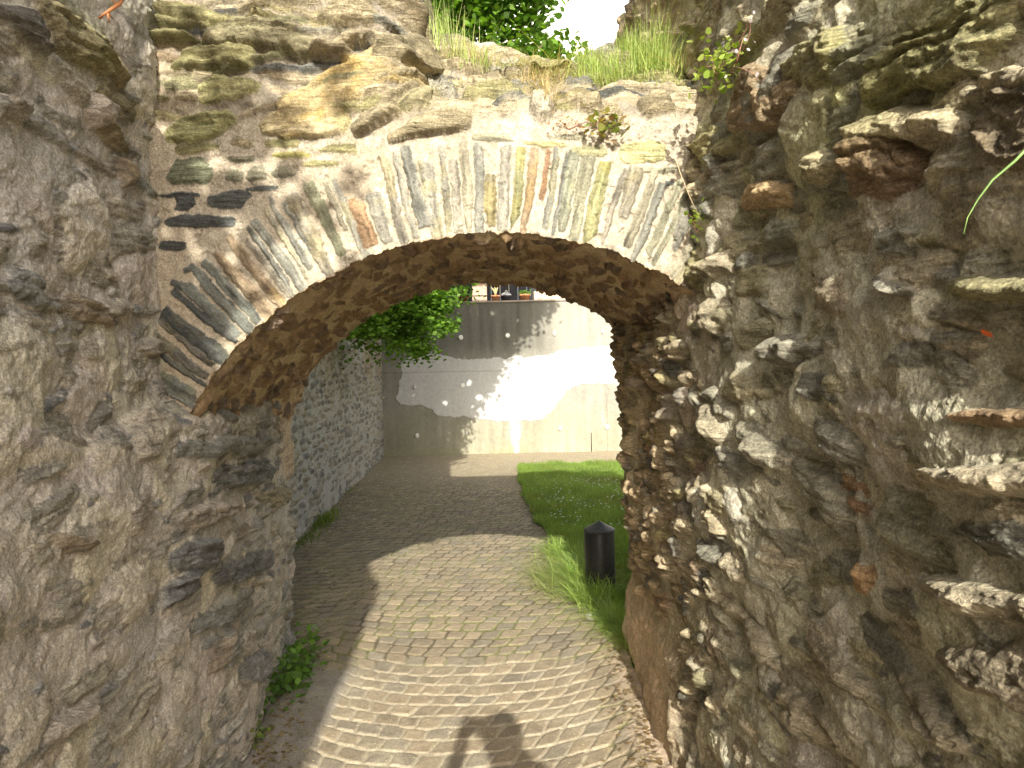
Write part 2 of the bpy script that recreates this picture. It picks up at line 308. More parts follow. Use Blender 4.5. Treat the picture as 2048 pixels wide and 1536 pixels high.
def build_arch():
    root = empty('stone_arch_wall', (-0.3, 3.2, 0))
    tag(root, 'ruined slate rubble wall with a segmental arch of upright slates over the cobbled path, grass growing on its broken top', 'wall')
    pale = ((.385, .34, .27), (.335, .29, .22), (.43, .39, .325))
    R = Raster(-1.75, 1.15, 1.15, 4.9, 0.0028, 101, pale, low=0.006, fine=0.0025)
    # upper part of the face: rough rubble, weathered mortar
    up = sstep(2.40, 2.52, R.V + .03 * R.wx)
    pit_ = fbm(R.U, R.V, 30, 3, 340); R.H -= .006 * sstep(.35, .6, pit_); R.C *= (1 - .18 * sstep(.35, .6, pit_))[..., None]
    R.H += up * (0.05 * fbm(R.U, R.V, 5, 4, 300) + .012 * fbm(R.U, R.V, 26, 3, 310)); R.M = R.H.copy()
    R.C *= (1 - .32 * up * (1 + .5 * fbm(R.U, R.V, 8, 3, 330)))[..., None]; lo = sstep(-.95, -1.2, R.U)[..., None] * .5
    R.C = R.C * (1 - lo) + np.array((.40, .33, .24)) * lo
    topc = (sstep(2.9, 3.2, R.V) * sstep(-.4, -.1, R.U))[..., None] * .75
    R.C = R.C * (1 - topc) + np.array((.20, .18, .11)) * topc
    us, ts = np.meshgrid(np.linspace(-1.6, 1.1, 400), np.linspace(1.2, 3.28, 520), indexing='ij')
    L = Lookup(us, ts, face_base(us, ts))
    OL, GY, DK, OR, TN = (.27, .25, .13), (.235, .225, .165), (.10, .105, .10), (.33, .21, .12), (.32, .275, .18)
    # small courses filling the upper rubble
    courses(R, -1.6, 1.1, 2.46, 4.8, (.026, .062), (.12, .50), .10, .022, .25, (1.2, 4, .4, .4, 8), angj=.07, lam=.004, edge=.14, gap=.005, p=(5, 9), facet=.15, tl=.12)
    courses(R, -1.6, 1.1, 2.48, 4.8, (.016, .032), (.10, .36), .55, .040, .3, (1.2, 4, .4, .4, 8), angj=.14, lam=.002, edge=.12, p=(5, 9), facet=.2, tl=.15)
    # long slabs seen in the upper left and centre
    HS = .75
    for s_ in [(390, 75, 700, 105, 52, .085, (.25, .225, .14)), (340, 125, 520, 130, 44, .075, OL), (640, 45, 760, 25, 44, .07, TN), (300, 40, 470, 55, 46, .06, OL),
               (755, 100, 885, 120, 62, .085, (.30, .26, .17)), (700, 170, 890, 128, 18, .03, TN), (660, 95, 712, 110, 30, .05, TN),
               (755, 205, 870, 190, 26, .045, TN), (705, 258, 808, 218, 30, .065, TN), (810, 232, 925, 190, 34, .075, (.40, .36, .22)), (925, 215, 1030, 195, 36, .085, OL),
               (780, 268, 960, 240, 26, .05, TN), (930, 178, 1010, 190, 22, .05, TN), (1060, 225, 1105, 228, 28, .06, (.42, .38, .3)), (1130, 215, 1200, 222, 30, .05, TN),
               (1010, 165, 1160, 178, 26, .09, OL), (1240, 175, 1370, 182, 24, .06, OL), (1190, 235, 1250, 240, 24, .04, TN), (1280, 225, 1350, 215, 40, .05, TN),
               (900, 100, 1000, 95, 26, .07, (.36, .36, .32)), (1010, 118, 1130, 112, 22, .06, (.36, .35, .3)), (1150, 108, 1260, 105, 66, .10, (.27, .26, .20)), (1270, 100, 1380, 95, 50, .09, (.26, .25, .18)),
               (1205, 140, 1260, 142, 30, .05, TN), (880, 135, 980, 160, 20, .05, TN), (1100, 150, 1190, 160, 20, .05, TN)]:
        place_px(R, L, *s_[:5], s_[5] * HS, s_[6], p=5.5, edge=.2, cut=3, lam=.006, tilt=(rngG.normal() * .08, .08), base=.014, facet=.2, cap=.0028)
    # broad yellow slab, nearly flush
    place_px(R, L, 540, 184, 870, 164, 96, .008, (.42, .34, .19), p=5, edge=.2, lam=.002, col2=(.44, .33, .14), patina=.2, base=.022, facet=.03)
    place_px(R, L, 520, 245, 700, 240, 62, .03, (.46, .40, .22), p=3, edge=.2, lam=.003, col2=(.50, .42, .26), patina=.2)
    place_px(R, L, 400, 190, 530, 180, 50, .045, (.36, .34, .18), p=3, edge=.2, lam=.004)
    place_px(R, L, 330, 260, 480, 255, 60, .04, (.34, .33, .17), p=3, edge=.2, lam=.004)
    # flush stones round the ring
    fl = [(942, 275, 1030, 278, 17, GY), (1045, 286, 1138, 288, 14, (.38, .33, .18)), (1145, 300, 1212, 302, 20, (.29, .28, .17)), (1236, 306, 1334, 306, 46, (.40, .38, .20)),
          (1275, 344, 1360, 340, 12, GY), (1330, 368, 1350, 366, 12, DK), (1100, 275, 1180, 276, 10, GY), (412, 398, 502, 398, 38, DK), (330, 345, 425, 345, 54, (.17, .18, .12)), (345, 405, 388, 408, 30, DK),
          (330, 442, 470, 445, 28, DK), (322, 490, 375, 487, 22, DK), (340, 560, 372, 575, 16, DK), (365, 540, 385, 535, 16, DK), (450, 350, 485, 348, 30, GY), (490, 350, 530, 348, 30, GY),
          (630, 298, 722, 297, 20, OL), (600, 330, 680, 328, 13, OL), (540, 345, 590, 342, 24, GY), (545, 312, 625, 312, 14, (.4, .37, .15)), (455, 318, 510, 316, 18, GY), (490, 378, 560, 376, 12, DK),
          (320, 392, 400, 392, 10, DK), (350, 300, 440, 300, 22, OL), (520, 285, 600, 285, 20, OL), (460, 280, 510, 282, 20, TN)]
    for s_ in fl: place_px(R, L, *s_[:5], .010, s_[5], p=4, edge=.25, cut=2, lam=.0015, warp=.008, base=.002)
    # the ring: upright slates set in pale mortar
    th = -64.0; special = {-18: ((.30, .20, .12), 1.5), 1: ((.24, .215, .14), 1.25), 4.6: ((.255, .25, .14), .9), 7.0: ((.26, .20, .135), .9), 9.0: ((.29, .185, .12), .55), 16.2: ((.27, .265, .14), 1.35), 12.5: ((.23, .235, .18), 1.2), -24.5: ((.24, .24, .165), 1.2)}
    done = set()
    while th < 42:
        w_ = rngG.choice([rngG.uniform(.45, .8), rngG.uniform(.8, 1.6)]); c = [(.22, .22, .19), (.26, .25, .21), (.24, .235, .17), (.27, .25, .205), (.20, .20, .175), (.26, .24, .18), (.30, .275, .215)][rngG.integers(6)]
        if th < -40: c = [DK, (.17, .18, .16), (.15, .14, .12)][rngG.integers(3)]; w_ *= 1.15
        elif th < -24 and rngG.random() < .5: c = [(.22, .22, .19), (.28, .22, .15)][rngG.integers(2)]
        for k, v in special.items():
            if abs(th - k) < 1.4 and k not in done: c, w_ = v; done.add(k); break
        c = tuple(np.array(c) * rngG.uniform(.74, .98)); a = rngG.uniform(.135, .162) * (1 if rngG.random() > .22 else .65); rm = RA + .155 + rngG.normal() * .008 + (.16 - a) * rngG.choice([-.6, .7])
        t_ = rad(th); b = .0178 * w_
        R.stone(CXA + rm * math.sin(t_), CZA + rm * math.cos(t_), a, b, math.pi / 2 - t_ + rngG.normal() * .02, .013, c, p=9, edge=.3, cut=1, lam=.0016, warp=.004,
                patina=.45, stri=.30, base=.003, col2=(c[0] * 1.12, c[1] * 1.08, c[2] * .88) if rngG.random() < .4 else None)
        th += (2 * b + rngG.uniform(.004, .011) * (1.1 if th > -35 else 1.0)) / (RA + .13) * 57.3
    # soffit
    S = Raster(-1.75, 1.25, 0, Y2 - Y1, 0.004, 202, ((.52, .41, .26), (.44, .33, .20), (.56, .46, .32)), low=.022, fine=.005)
    S.H += .010 * fbm(S.U, S.V, 18, 4, 208)
    u = 0
    for row in range(26):
        v = row * .072
        u = -1.7 - rngG.uniform(0, .1)
        while u < 1.2:
            l = rngG.uniform(.05, .12)
            if rngG.random() > .14: S.stone(u, v + rngG.normal() * .012, l / 2 * 1.0, rngG.uniform(.018, .040), rngG.normal() * .35 + (math.pi / 2 if rngG.random() < .8 else 0), rngG.uniform(.010, .034), [(.25, .18, .12), (.32, .23, .15), (.19, .145, .11), (.30, .21, .12)][rngG.integers(4)], p=4, edge=.2, warp=.012)
            u += l + rngG.uniform(.01, .05)
    # grid: rows run back face - soffit - ring - face
    NT = 1250
    tha = np.radians(np.linspace(-76, 43, NT))
    sn, cs = np.sin(tha), np.cos(tha)
    side = np.where(sn < 0, 1.52 / np.maximum(-sn, 1e-3), 1.10 / np.maximum(sn, 1e-3))
    NB, NS, NR, NF = 12, 300, 150, 520
    rb = np.minimum(side, (3.0 - CZA) / np.maximum(cs, .05)); rf = np.maximum(np.minimum(side, (5.9 - CZA) / np.maximum(cs, .05)), RA + .40)
    qs = np.linspace(0, 1, NS)
    P = []; Hh = []; Cc = []
    Ys = Y2 + (Y1 - Y2) * qs
    # soffit
    X = CXA + RA * sn[:, None] + arch_skew(Ys)[None, :]; Z = CZA + RA * cs[:, None] + 0 * Ys[None, :]
    Ps = np.stack([X, np.broadcast_to(Ys, X.shape), Z], -1)
    hs, c_s = S.sample(RA * tha[:, None] + 0 * Ys[None, :], (Ys[None, :] - Y1) + 0 * X)
    # ring + face
    wr = np.concatenate([np.linspace(0, 1, NR)[1:] * .33, .33 + 0 * np.linspace(0, 1, NF)[1:]])
    wf = np.concatenate([np.zeros(NR - 1), np.linspace(0, 1, NF)[1:]])
    r = RA + wr[None, :] + wf[None, :] * (rf[:, None] - RA - .33)
    Xf = CXA + r * sn[:, None]; tf = CZA + r * cs[:, None]
    Pf = face_base(Xf, tf); hf, c_f = R.sample(Xf, tf); hf = hf * (1 - .55 * sstep(3.1, 3.35, tf) * sstep(-.7, -.4, Xf))
    # rim raggedness shared by both
    rimn = .014 * fbm(tha, tha * 0, 40, 3, 8) + .003 * fbm(tha, tha * 0, 120, 2, 9)
    h_rim = R.sample(CXA + RA * sn, CZA + RA * cs)[0] + rimn
    k = sstep(.06, 0, (Ys - Y1))[None, :]
    hs = hs * (1 - k) + h_rim[:, None] * k
    k = sstep(.03, 0, r - RA); hf = hf + k * rimn[:, None]
    # back face
    rbk = (rb[:, None] + (RA - rb[:, None]) * np.linspace(0, 1, NB)[None, :-1])
    Pb = np.stack([CXA + rbk * sn[:, None] - .09, np.full_like(rbk, Y2), CZA + rbk * cs[:, None]], -1)
    backj = .02 * fbm(tha, tha * 0, 30, 3, 12)
    base = np.concatenate([Pb, Ps, Pf], 1)
    H = np.concatenate([0 * rbk, hs, hf], 1)
    H[:, NB - 1:NB + 30] += (backj[:, None] * np.linspace(1, 0, 31)[None, :])
    Cl = np.concatenate([np.ones(rbk.shape + (4,)) * .35, c_s, c_f], 1)
    n = normals(base)
    if n[NT // 2, -NF, 1] > 0: n = -n
    Pn = base + n * H[..., None]
    a, b, c = NB - 1, NB - 1 + NS, NB - 1 + NS + NR
    grid_mesh('back_face', Pn[:, :a + 1], Cl[:, :a + 1], M_STONE, root)
    grid_mesh('soffit', Pn[:, a:b], Cl[:, a:b], M_ARCH, root)
    grid_mesh('arch_ring', Pn[:, b - 1:c], Cl[:, b - 1:c], M_ARCH, root)
    grid_mesh('wall_face', Pn[:, c - 1:], Cl[:, c - 1:], M_STONE, root)
    return root, L
arch_root, FACE_L = build_arch()

# ================================================================== SIDE WALLS
def spaced(lo, hi, n, dens):
    """n samples of [lo, hi] spaced after a density function"""
    x = np.linspace(lo, hi, 4000); d = np.cumsum(dens(x)); d = (d - d[0]) / (d[-1] - d[0]); return np.interp(np.linspace(0, 1, n), d, x)
def side_grid(base, s_arr, nrow, tmax, zfrac=(.66, .62)):
    """rows crowd where the wall passes near the viewer"""
    S = []; T = []
    for s in s_arr:
        D = max(s, .55); lo = 1.6 - zfrac[0] * D; lo = .10 + (lo - .10 if lo > .10 else 0); hi = min(tmax - .5, 1.6 + zfrac[1] * D)
        n1 = int(nrow * .07); n3 = int(nrow * .16)
        parts = []
        if n1: parts.append(np.linspace(0, lo, n1, endpoint=False))
        parts.append(np.linspace(lo, hi, nrow - n1 - n3, endpoint=False)); parts.append(np.linspace(hi, tmax, n3))
        T.append(np.concatenate(parts)); S.append(np.full(nrow, s))
    return np.array(S), np.array(T)

# ---- right wall: s runs along Y to the far corner at Y=YR, then along +X; t runs up, then back over the top
YR = 3.98
def right_base(s, t):
    top = np.interp(s, [-3, .5, 3.1, 3.5, 3.98, 5], [3.5, 3.5, 3.40, 3.15, 2.95, 2.95])
    z = np.minimum(t, top); back = np.maximum(t - top, 0)
    q = np.clip(s, -9, YR - .12)
    x = .645 + .085 * (2.7 - np.minimum(np.clip(q, -3, 4), 2.7)) + .10 * np.clip(.9 - q, 0, 9) ** 1.3
    x = x - .035 * sstep(2.9, 3.5, q) * sstep(.4, .8, z)
    x = x + .06 * sstep(1.6, 3.2, z) * sstep(3.9, 2.2, q) - .05 * sstep(2.35, 2.9, z) * sstep(2.6, 3.5, q)
    x = x - .035 * sstep(.5, 0.0, z) * 0
    over = np.clip(s - (YR - .12), 0, 9)
    ang = np.clip(over / .19, 0, math.pi / 2)
    y = q + .12 * np.sin(ang); x2 = x + .12 * (1 - np.cos(ang)) + np.maximum(over - .19 * math.pi / 2, 0)
    return np.stack([x2 + back, y, z - .0 * back], -1)
def build_right():
    root = empty('rubble_wall', (0.9, 1.8, 0))
    tag(root, 'tall rough slate rubble wall on the right, jagged stones catching the sun and a rounded smooth plastered foot', 'wall')
    R = Raster(-.2, 5.4, 0, 4.6, 0.0036, 303, ((.385, .37, .29), (.32, .31, .24), (.45, .44, .36)), low=.036, fine=.004, lowsc=3)
    us, ts = np.meshgrid(np.linspace(.5, 4.2, 500), np.linspace(0, 3.6, 500), indexing='ij')
    L = Lookup(us, ts, right_base(us, ts))
    smooth = lambda u, v: .97 if (v < .42 and u > 2.75) else (.75 if (2.0 < u < 2.6 and 1.3 < v < 2.0) else 0)
    courses(R, -.2, 2.4, 0, 3.6, (.07, .19), (.12, .42), .15, .026, .25, (6, 3, 2, .5, 3), angj=.22, lam=.003, edge=.6, skipf=lambda u, v: smooth(u, v) * .7, tl=.3, mixc=(.32, .305, .24), mix=.45)
    R.smear(330, -.2, 2.6, 0, 3.6, (.36, .345, .275))
    courses(R, 2.2, 5.3, 0, 3.6, (.05, .12), (.07, .24), .2, .024, .3, (3, 2, 1.2, .5, 5), angj=.4, lam=.003, edge=.35, skipf=smooth, tl=.4, mixc=(.38, .34, .26), mix=.45)
    R.smear(200, 2.4, 5.3, 0, 3.6, (.40, .36, .28), ar=(.03, .10))
    OL, GY, DK, OR, TN = (.25, .235, .13), (.25, .25, .21), (.12, .12, .105), (.32, .22, .13), (.34, .30, .22)
    for s_ in [  # x1,y1,x2,y2,thick, protrusion, colour, tilt_v
        (1720, 150, 2040, 20, 150, .075, OL, -.2), (1600, 170, 1740, 90, 40, .07, GY, .3), (1590, 150, 1700, 130, 110, .09, OL, .3), (1490, 210, 1610, 180, 130, .10, (.24, .18, .11), .1),
        (1440, 160, 1600, 20, 34, .05, OL, .2), (1700, 260, 1930, 240, 70, .09, (.40, .35, .25), .6), (1710, 335, 1860, 330, 110, .11, (.20, .14, .09), .1), (1610, 330, 1700, 320, 70, .09, TN, .3),
        (1480, 405, 1575, 385, 50, .09, (.42, .30, .18), .3), (1515, 470, 1575, 455, 50, .07, GY, .3), (1880, 580, 2300, 585, 56, .10, OL, .5), (1900, 840, 2300, 840, 44, .08, OR, .3),
        (1690, 1155, 1758, 1158, 52, .055, (.46, .30, .16), .1), (1815, 950, 2300, 985, 54, .10, TN, .7), (1835, 1150, 2300, 1270, 60, .11, TN, .7), (1810, 1370, 1960, 1480, 60, .10, TN, .7),
        (1400, 290, 1460, 300, 60, .10, (.36, .33, .17), .3), (1395, 520, 1420, 540, 60, .07, OL, .2), (1440, 535, 1480, 535, 42, .08, TN, .3), (1900, 200, 2300, 120, 60, .09, (.40, .35, .25), .5),
        (1930, 260, 2300, 250, 150, .09, (.14, .11, .07), .1), (1830, 490, 1875, 470, 30, .05, OL, .4), (1600, 760, 1700, 790, 50, .05, DK, -.2), (1650, 980, 1740, 1010, 60, .03, (.30, .19, .11), 0),
        (1420, 330, 1560, 240, 30, .05, OL, .3), (1900, 1060, 2300, 1090, 60, .05, DK, 0), (1880, 1300, 2300, 1400, 90, .06, (.2, .17, .12), 0), (1600, 1250, 1760, 1400, 60, .05, TN, .5),
        (1740, 480, 1860, 470, 60, .05, GY, .2), (1560, 1400, 1700, 1520, 70, .07, TN, .6), (1480, 1240, 1560, 1330, 30, .06, TN, .5)]:
        place_px(R, L, s_[0], s_[1], s_[2], s_[3], s_[4] * 1.25, s_[5] * .58, s_[6], p=3.5, edge=.35, cut=6, lam=.004, tilt=(rngG.normal() * .15, s_[7] * .4), base=.010, warp=.035)
    courses(R, -.2, 2.6, 0, 3.6, (.04, .10), (.06, .26), .45, .016, .25, (6, 3, 2.5, .5, 3), angj=.25, lam=.003, edge=.22, tl=.3, facet=.5, mixc=(.32, .305, .24), mix=.35)
    # jagged small teeth along the far half, where the sun grazes
    for k in range(330):
        u = rngG.uniform(2.2, 4.1); v = rngG.uniform(.3, 2.4)
        if smooth(u, v) > .5: continue
        R.stone(u, v, rngG.uniform(.022, .05), rngG.uniform(.026, .055), rngG.uniform(-.3, .5), rngG.uniform(.022, .046), pick(3, 1.5, .5, .5, 6), p=6, edge=.1, tilt=(rngG.normal() * .3, .3), cut=6, lam=.004, base=.01)
    # plastered foot
    ft = (sstep(.50, .36, R.V + .04 * R.wx) * sstep(2.6, 2.8, R.U))
    R.H = R.H * (1 - ft) + (.045 + .022 * fbm(R.U, R.V, 4, 3, 55) + .010 * fbm(R.U, R.V, 20, 4, 56)) * ft
    R.C = R.C * (1 - ft[..., None]) + np.array((.44, .37, .285)) * (1 + .25 * R.jg + .3 * fbm(R.U, R.V, 8, 4, 57))[..., None] * ft[..., None]
    R.H += .05 * fbm(R.U, R.V, 1.7, 2, 88); R.C = R.C * .88 + .12 * np.array((.37, .35, .28)); R.C *= np.array((1.16, 1.15, 1.12), np.float32)
    # olive algae on the upper half, dusty warm tone near the far corner
    al = (sstep(-.05, .4, fbm(R.U, R.V, 1.6, 4, 91)) * sstep(1.6, 2.2, R.V))[..., None] * .5
    R.C = R.C * (1 - al) + R.C * np.array((.95, 1.0, .55)) * al
    wm = sstep(2.2, 3.2, R.U)[..., None]; R.C = R.C * (1 + wm * (np.array((1.15, 1.04, .95)) - 1))
    s_arr = np.concatenate([spaced(.62, 3.7, 760, lambda x: 1 / x ** 1.6 + .06), spaced(3.7, YR + .3, 200, lambda x: 0 * x + 1)[1:], np.linspace(YR + .32, YR + 1.2, 30)])
    S, T = side_grid(None, s_arr, 760, 4.3)
    B = right_base(S, T); n = normals(B)
    if n[200, 300, 0] > 0: n = -n
    h, c = R.sample(S, T)
    ero = .018 * fbm(S, T, 7, 3, 44); P = B + n * (h + ero)[..., None]
    grid_mesh('masonry_face', P, c, M_STONE, root)
    # part of the wall behind the viewer, coarser
    S2, T2 = np.meshgrid(np.linspace(-2.6, .62, 160), np.linspace(0, 4.3, 160), indexing='ij')
    B2 = right_base(S2, T2); n2 = normals(B2); n2 = -n2 if n2[80, 60, 0] > 0 else n2
    h2 = .02 * fbm(S2, T2, 6, 4, 71); c2 = np.ones(h2.shape + (3,)) * np.array((.29, .28, .23)) * (1 + .4 * fbm(S2, T2, 9, 3, 72))[..., None]
    k = sstep(.3, .62, S2); h0 = R.sample(np.full_like(S2, .62), T2)[0] + .018 * fbm(np.full_like(S2, .62), T2, 7, 3, 44)
    h2 = h2 * (1 - k) + h0 * k
    grid_mesh('rear_masonry', B2 + n2 * h2[..., None], c2, M_STONE, root)
    return root, L
right_root, RIGHT_L = build_right()

# ---- left wall
YL = 4.02
def left_base(s, t):
    top = 4.7
    z = np.minimum(t, top); back = np.maximum(t - top, 0)
    q = np.minimum(s, YL - .05)
    xlo = np.interp(q, [-3, 1.0, 2.8, 4.0], [-1.02, -1.07, -1.115, -1.275]); xup = np.interp(q, [-3, 1, 2.47, 4.0], [-1.16, -1.18, -1.215, -1.36])
    k = sstep(1.50, 1.40, z + .03 * fbm(s, t, 5, 2, 2)) * sstep(1.4, 2.6, q) + (1 - sstep(1.4, 2.6, q)) * sstep(2.4, .2, z)
    x = xup + (xlo - xup) * k
    over = np.clip(s - (YL - .05), 0, 9); ang = np.clip(over / .08, 0, math.pi / 2)
    y = q + .05 * np.sin(ang); x2 = x - .05 * (1 - np.cos(ang)) - np.maximum(over - .08 * math.pi / 2, 0)
    return np.stack([x2 - back, y, z], -1)
def build_left():
    root = empty('mortared_wall', (-1.5, 1.5, 0))
    tag(root, 'shaded left side wall of slate rubble thickly smeared with pinkish grey mortar, meeting the arch foot', 'wall')
    R = Raster(.9, 5.2, 0, 5.4, 0.0036, 404, ((.45, .40, .335), (.37, .345, .30), (.52, .48, .42)), low=.018, fine=.005, lowsc=3)
    sm = lambda u, v: .55 if u < 2.4 else .12
    courses(R, .9, 2.5, 0, 4.2, (.05, .13), (.08, .34), .1, .022, .2, (5, 2, 1.0, 1.5, 6), angj=.16, lam=.004, edge=.45, skipf=lambda u, v: .25, tl=.3, mixc=(.42, .375, .30), mix=.6)
    courses(R, 2.4, 5.1, 0, 4.2, (.05, .11), (.08, .30), .12, .024, .15, (5, 1.5, 3, .8, 4), angj=.12, lam=.005, edge=.25, skipf=sm, tl=.25, mixc=(.34, .32, .26), mix=.35)
    R.smear(340, .9, 2.6, 0, 4.4, (.47, .42, .335), hr=(.010, .026))
    R.smear(150, 2.4, 4.1, 0, 4.4, (.45, .40, .32), ar=(.03, .11))
    us, ts = np.meshgrid(np.linspace(1.1, 4.2, 400), np.linspace(0, 3.6, 400), indexing='ij')
    L = Lookup(us, ts, left_base(us, ts))
    DK, OC, TN = (.12, .125, .12), (.28, .22, .145), (.42, .36, .28)
    for s_ in [(90, 40, 260, 160, 80, .06, (.28, .22, .10)), (0, 30, 90, 90, 60, .07, (.12, .10, .08)), (170, 205, 215, 250, 50, .07, (.45, .38, .30)), (190, 240, 260, 300, 30, .05, (.22, .17, .08)),
               (0, 200, 60, 240, 40, .06, TN), (230, 310, 265, 370, 34, .04, (.25, .18, .10)), (60, 1080, 160, 1100, 46, .07, OC), (340, 1110, 440, 1130, 80, .05, DK), (330, 1180, 400, 1160, 60, .04, DK),
               (400, 1250, 520, 1180, 50, .04, (.22, .22, .19)), (440, 1160, 560, 1100, 40, .04, DK), (430, 900, 560, 880, 40, .04, (.2, .2, .17)), (440, 960, 560, 930, 50, .04, (.16, .17, .16)), (520, 1000, 575, 990, 40, .03, (.3, .26, .16)),
               (70, 1500, 200, 1400, 40, .06, TN), (280, 700, 340, 690, 30, .05, TN), (250, 850, 330, 840, 30, .05, TN), (190, 170, 280, 230, 60, .04, (.26, .22, .12)), (480, 1340, 540, 1320, 60, .04, (.2, .2, .19)),
               (360, 1050, 480, 1020, 50, .04, TN), (420, 1330, 480, 1240, 30, .045, OC), (0, 560, 90, 600, 60, .03, (.2, .2, .18)), (120, 600, 230, 640, 50, .03, OC)]:
        place_px(R, L, *s_[:5], s_[5], s_[6], p=3.5, edge=.25, cut=4, lam=.006, tilt=(rngG.normal() * .15, .1), base=.008, warp=.02)
    # thick mortar smears that bury many stones
    sm_h = .026 * fbm(R.U, R.V, 5, 4, 461) + .010 + .005 * R.jg - .007 * sstep(.2, .5, fbm(R.U, R.V, 22, 4, 463, .6)) 
    tone = fbm(R.U, R.V, 4, 4, 467)
    sm_h = sm_h + R.M * .8
    sm_h = sm_h - .012 - .03 * sstep(2.2, 3.4, R.U); cov = (sm_h > R.H)
    R.C = np.where(cov[..., None], (np.array((.46, .41, .345)) * (1 + .30 * tone[..., None] * np.array((.8, 1., 1.3)))) * (1 + .18 * fbm(R.U, R.V, 9, 3, 470))[..., None] * (1 + .12 * R.jg)[..., None], R.C)
    R.H = np.where(cov, sm_h, R.H)
    fr_ = np.random.default_rng(481)
    for k in range(650):
        u = fr_.uniform(1.0, 4.0); v = fr_.uniform(.1, 3.4); c = np.array([(.22, .22, .21), (.30, .29, .26), (.42, .40, .36), (.26, .22, .17), (.15, .155, .155)][fr_.integers(5)])
        R.stone(u, v, fr_.uniform(.012, .05), fr_.uniform(.006, .017), fr_.normal() * .35 - .1, fr_.uniform(.006, .018), tuple(c), p=4, edge=.1, cut=4, lam=.001, warp=.01, base=.002)
    # plaster band at the far jamb corner and mortar near the springing
    pb = sstep(3.72, 3.86, R.U) * sstep(.95, 1.05, R.V) * sstep(1.42, 1.36, R.V)
    R.H = R.H * (1 - pb) + .02 * pb; R.C = R.C * (1 - pb[..., None]) + np.array((.50, .38, .25)) * pb[..., None]
    R.H = R.H * .85 + .035 * fbm(R.U, R.V, 1.6, 2, 86); R.C = R.C * .80 + .20 * np.array((.44, .41, .36)); R.C *= np.array((1.13, 1.16, 1.22), np.float32)
    al = (sstep(-.1, .35, fbm(R.U, R.V, 1.9, 4, 95)) * sstep(1.8, 2.5, R.V) * sstep(1.6, 2.3, R.U))[..., None] * .75
    R.C = R.C * (1 - al) + np.array((.24, .26, .10)) * al * (1 + .3 * R.jg[..., None])
    s_arr = np.concatenate([spaced(1.05, 4.0, 680, lambda x: 1 / x ** 1.5 + .05), np.linspace(4.005, 4.2, 50), np.linspace(4.22, 5.0, 16)])
    S, T = side_grid(None, s_arr, 720, 5.3)
    B = left_base(S, T); n = normals(B)
    if n[200, 300, 0] < 0: n = -n
    h, c = R.sample(S, T); h = h + .014 * fbm(S, T, 8, 3, 45)
    grid_mesh('masonry_face', B + n * h[..., None], c, M_STONE, root)
    S2, T2 = np.meshgrid(np.linspace(-2.7, 1.05, 160), np.linspace(0, 5.3, 160), indexing='ij')
    B2 = left_base(S2, T2); n2 = normals(B2); n2 = -n2 if n2[80, 60, 0] < 0 else n2
    h2 = .03 * fbm(S2, T2, 6, 4, 74); k = sstep(.7, 1.05, S2); h0 = R.sample(np.full_like(S2, 1.05), T2)[0] + .014 * fbm(np.full_like(S2, 1.05), T2, 8, 3, 45)
    c2 = np.ones(h2.shape + (3,)) * np.array((.36, .31, .25)) * (1 + .35 * fbm(S2, T2, 9, 3, 73))[..., None]
    grid_mesh('rear_masonry', B2 + n2 * (h2 * (1 - k) + h0 * k)[..., None], c2, M_STONE, root)
    # unseen stub added behind the viewer, its edge shaped to throw the long path shadow
    def stub_edge(z):   # x of the free edge at height z
        return np.interp(z, [0, 3.80, 3.95, 4.2, 4.6, 5.3, 5.4], [-.56, -.56, -.66, -.80, -.93, -1.05, -1.2]) + .012 * fbm(z * 1.0, z * 0, 6, 3, 33)
    zz = np.linspace(0, 5.4, 200); xs = []
    prof = []
    e = stub_edge(zz)
    for (yy) in [(-2.9), (-2.5)]:
        prof.append(np.stack([e, np.full_like(e, yy), zz], -1)); 
    lf = np.stack([np.full_like(e, -2.2), np.full_like(e, -2.9), zz], -1); lf2 = np.stack([np.full_like(e, -2.2), np.full_like(e, -2.5), zz], -1)
    Pq = np.stack([lf, prof[0], prof[1], lf2, lf], 0)
    grid_mesh('added_shadow_stub', Pq, np.ones(Pq.shape) * .3, M_STONE, root)
    return root, L
left_root, LEFT_L = build_left()

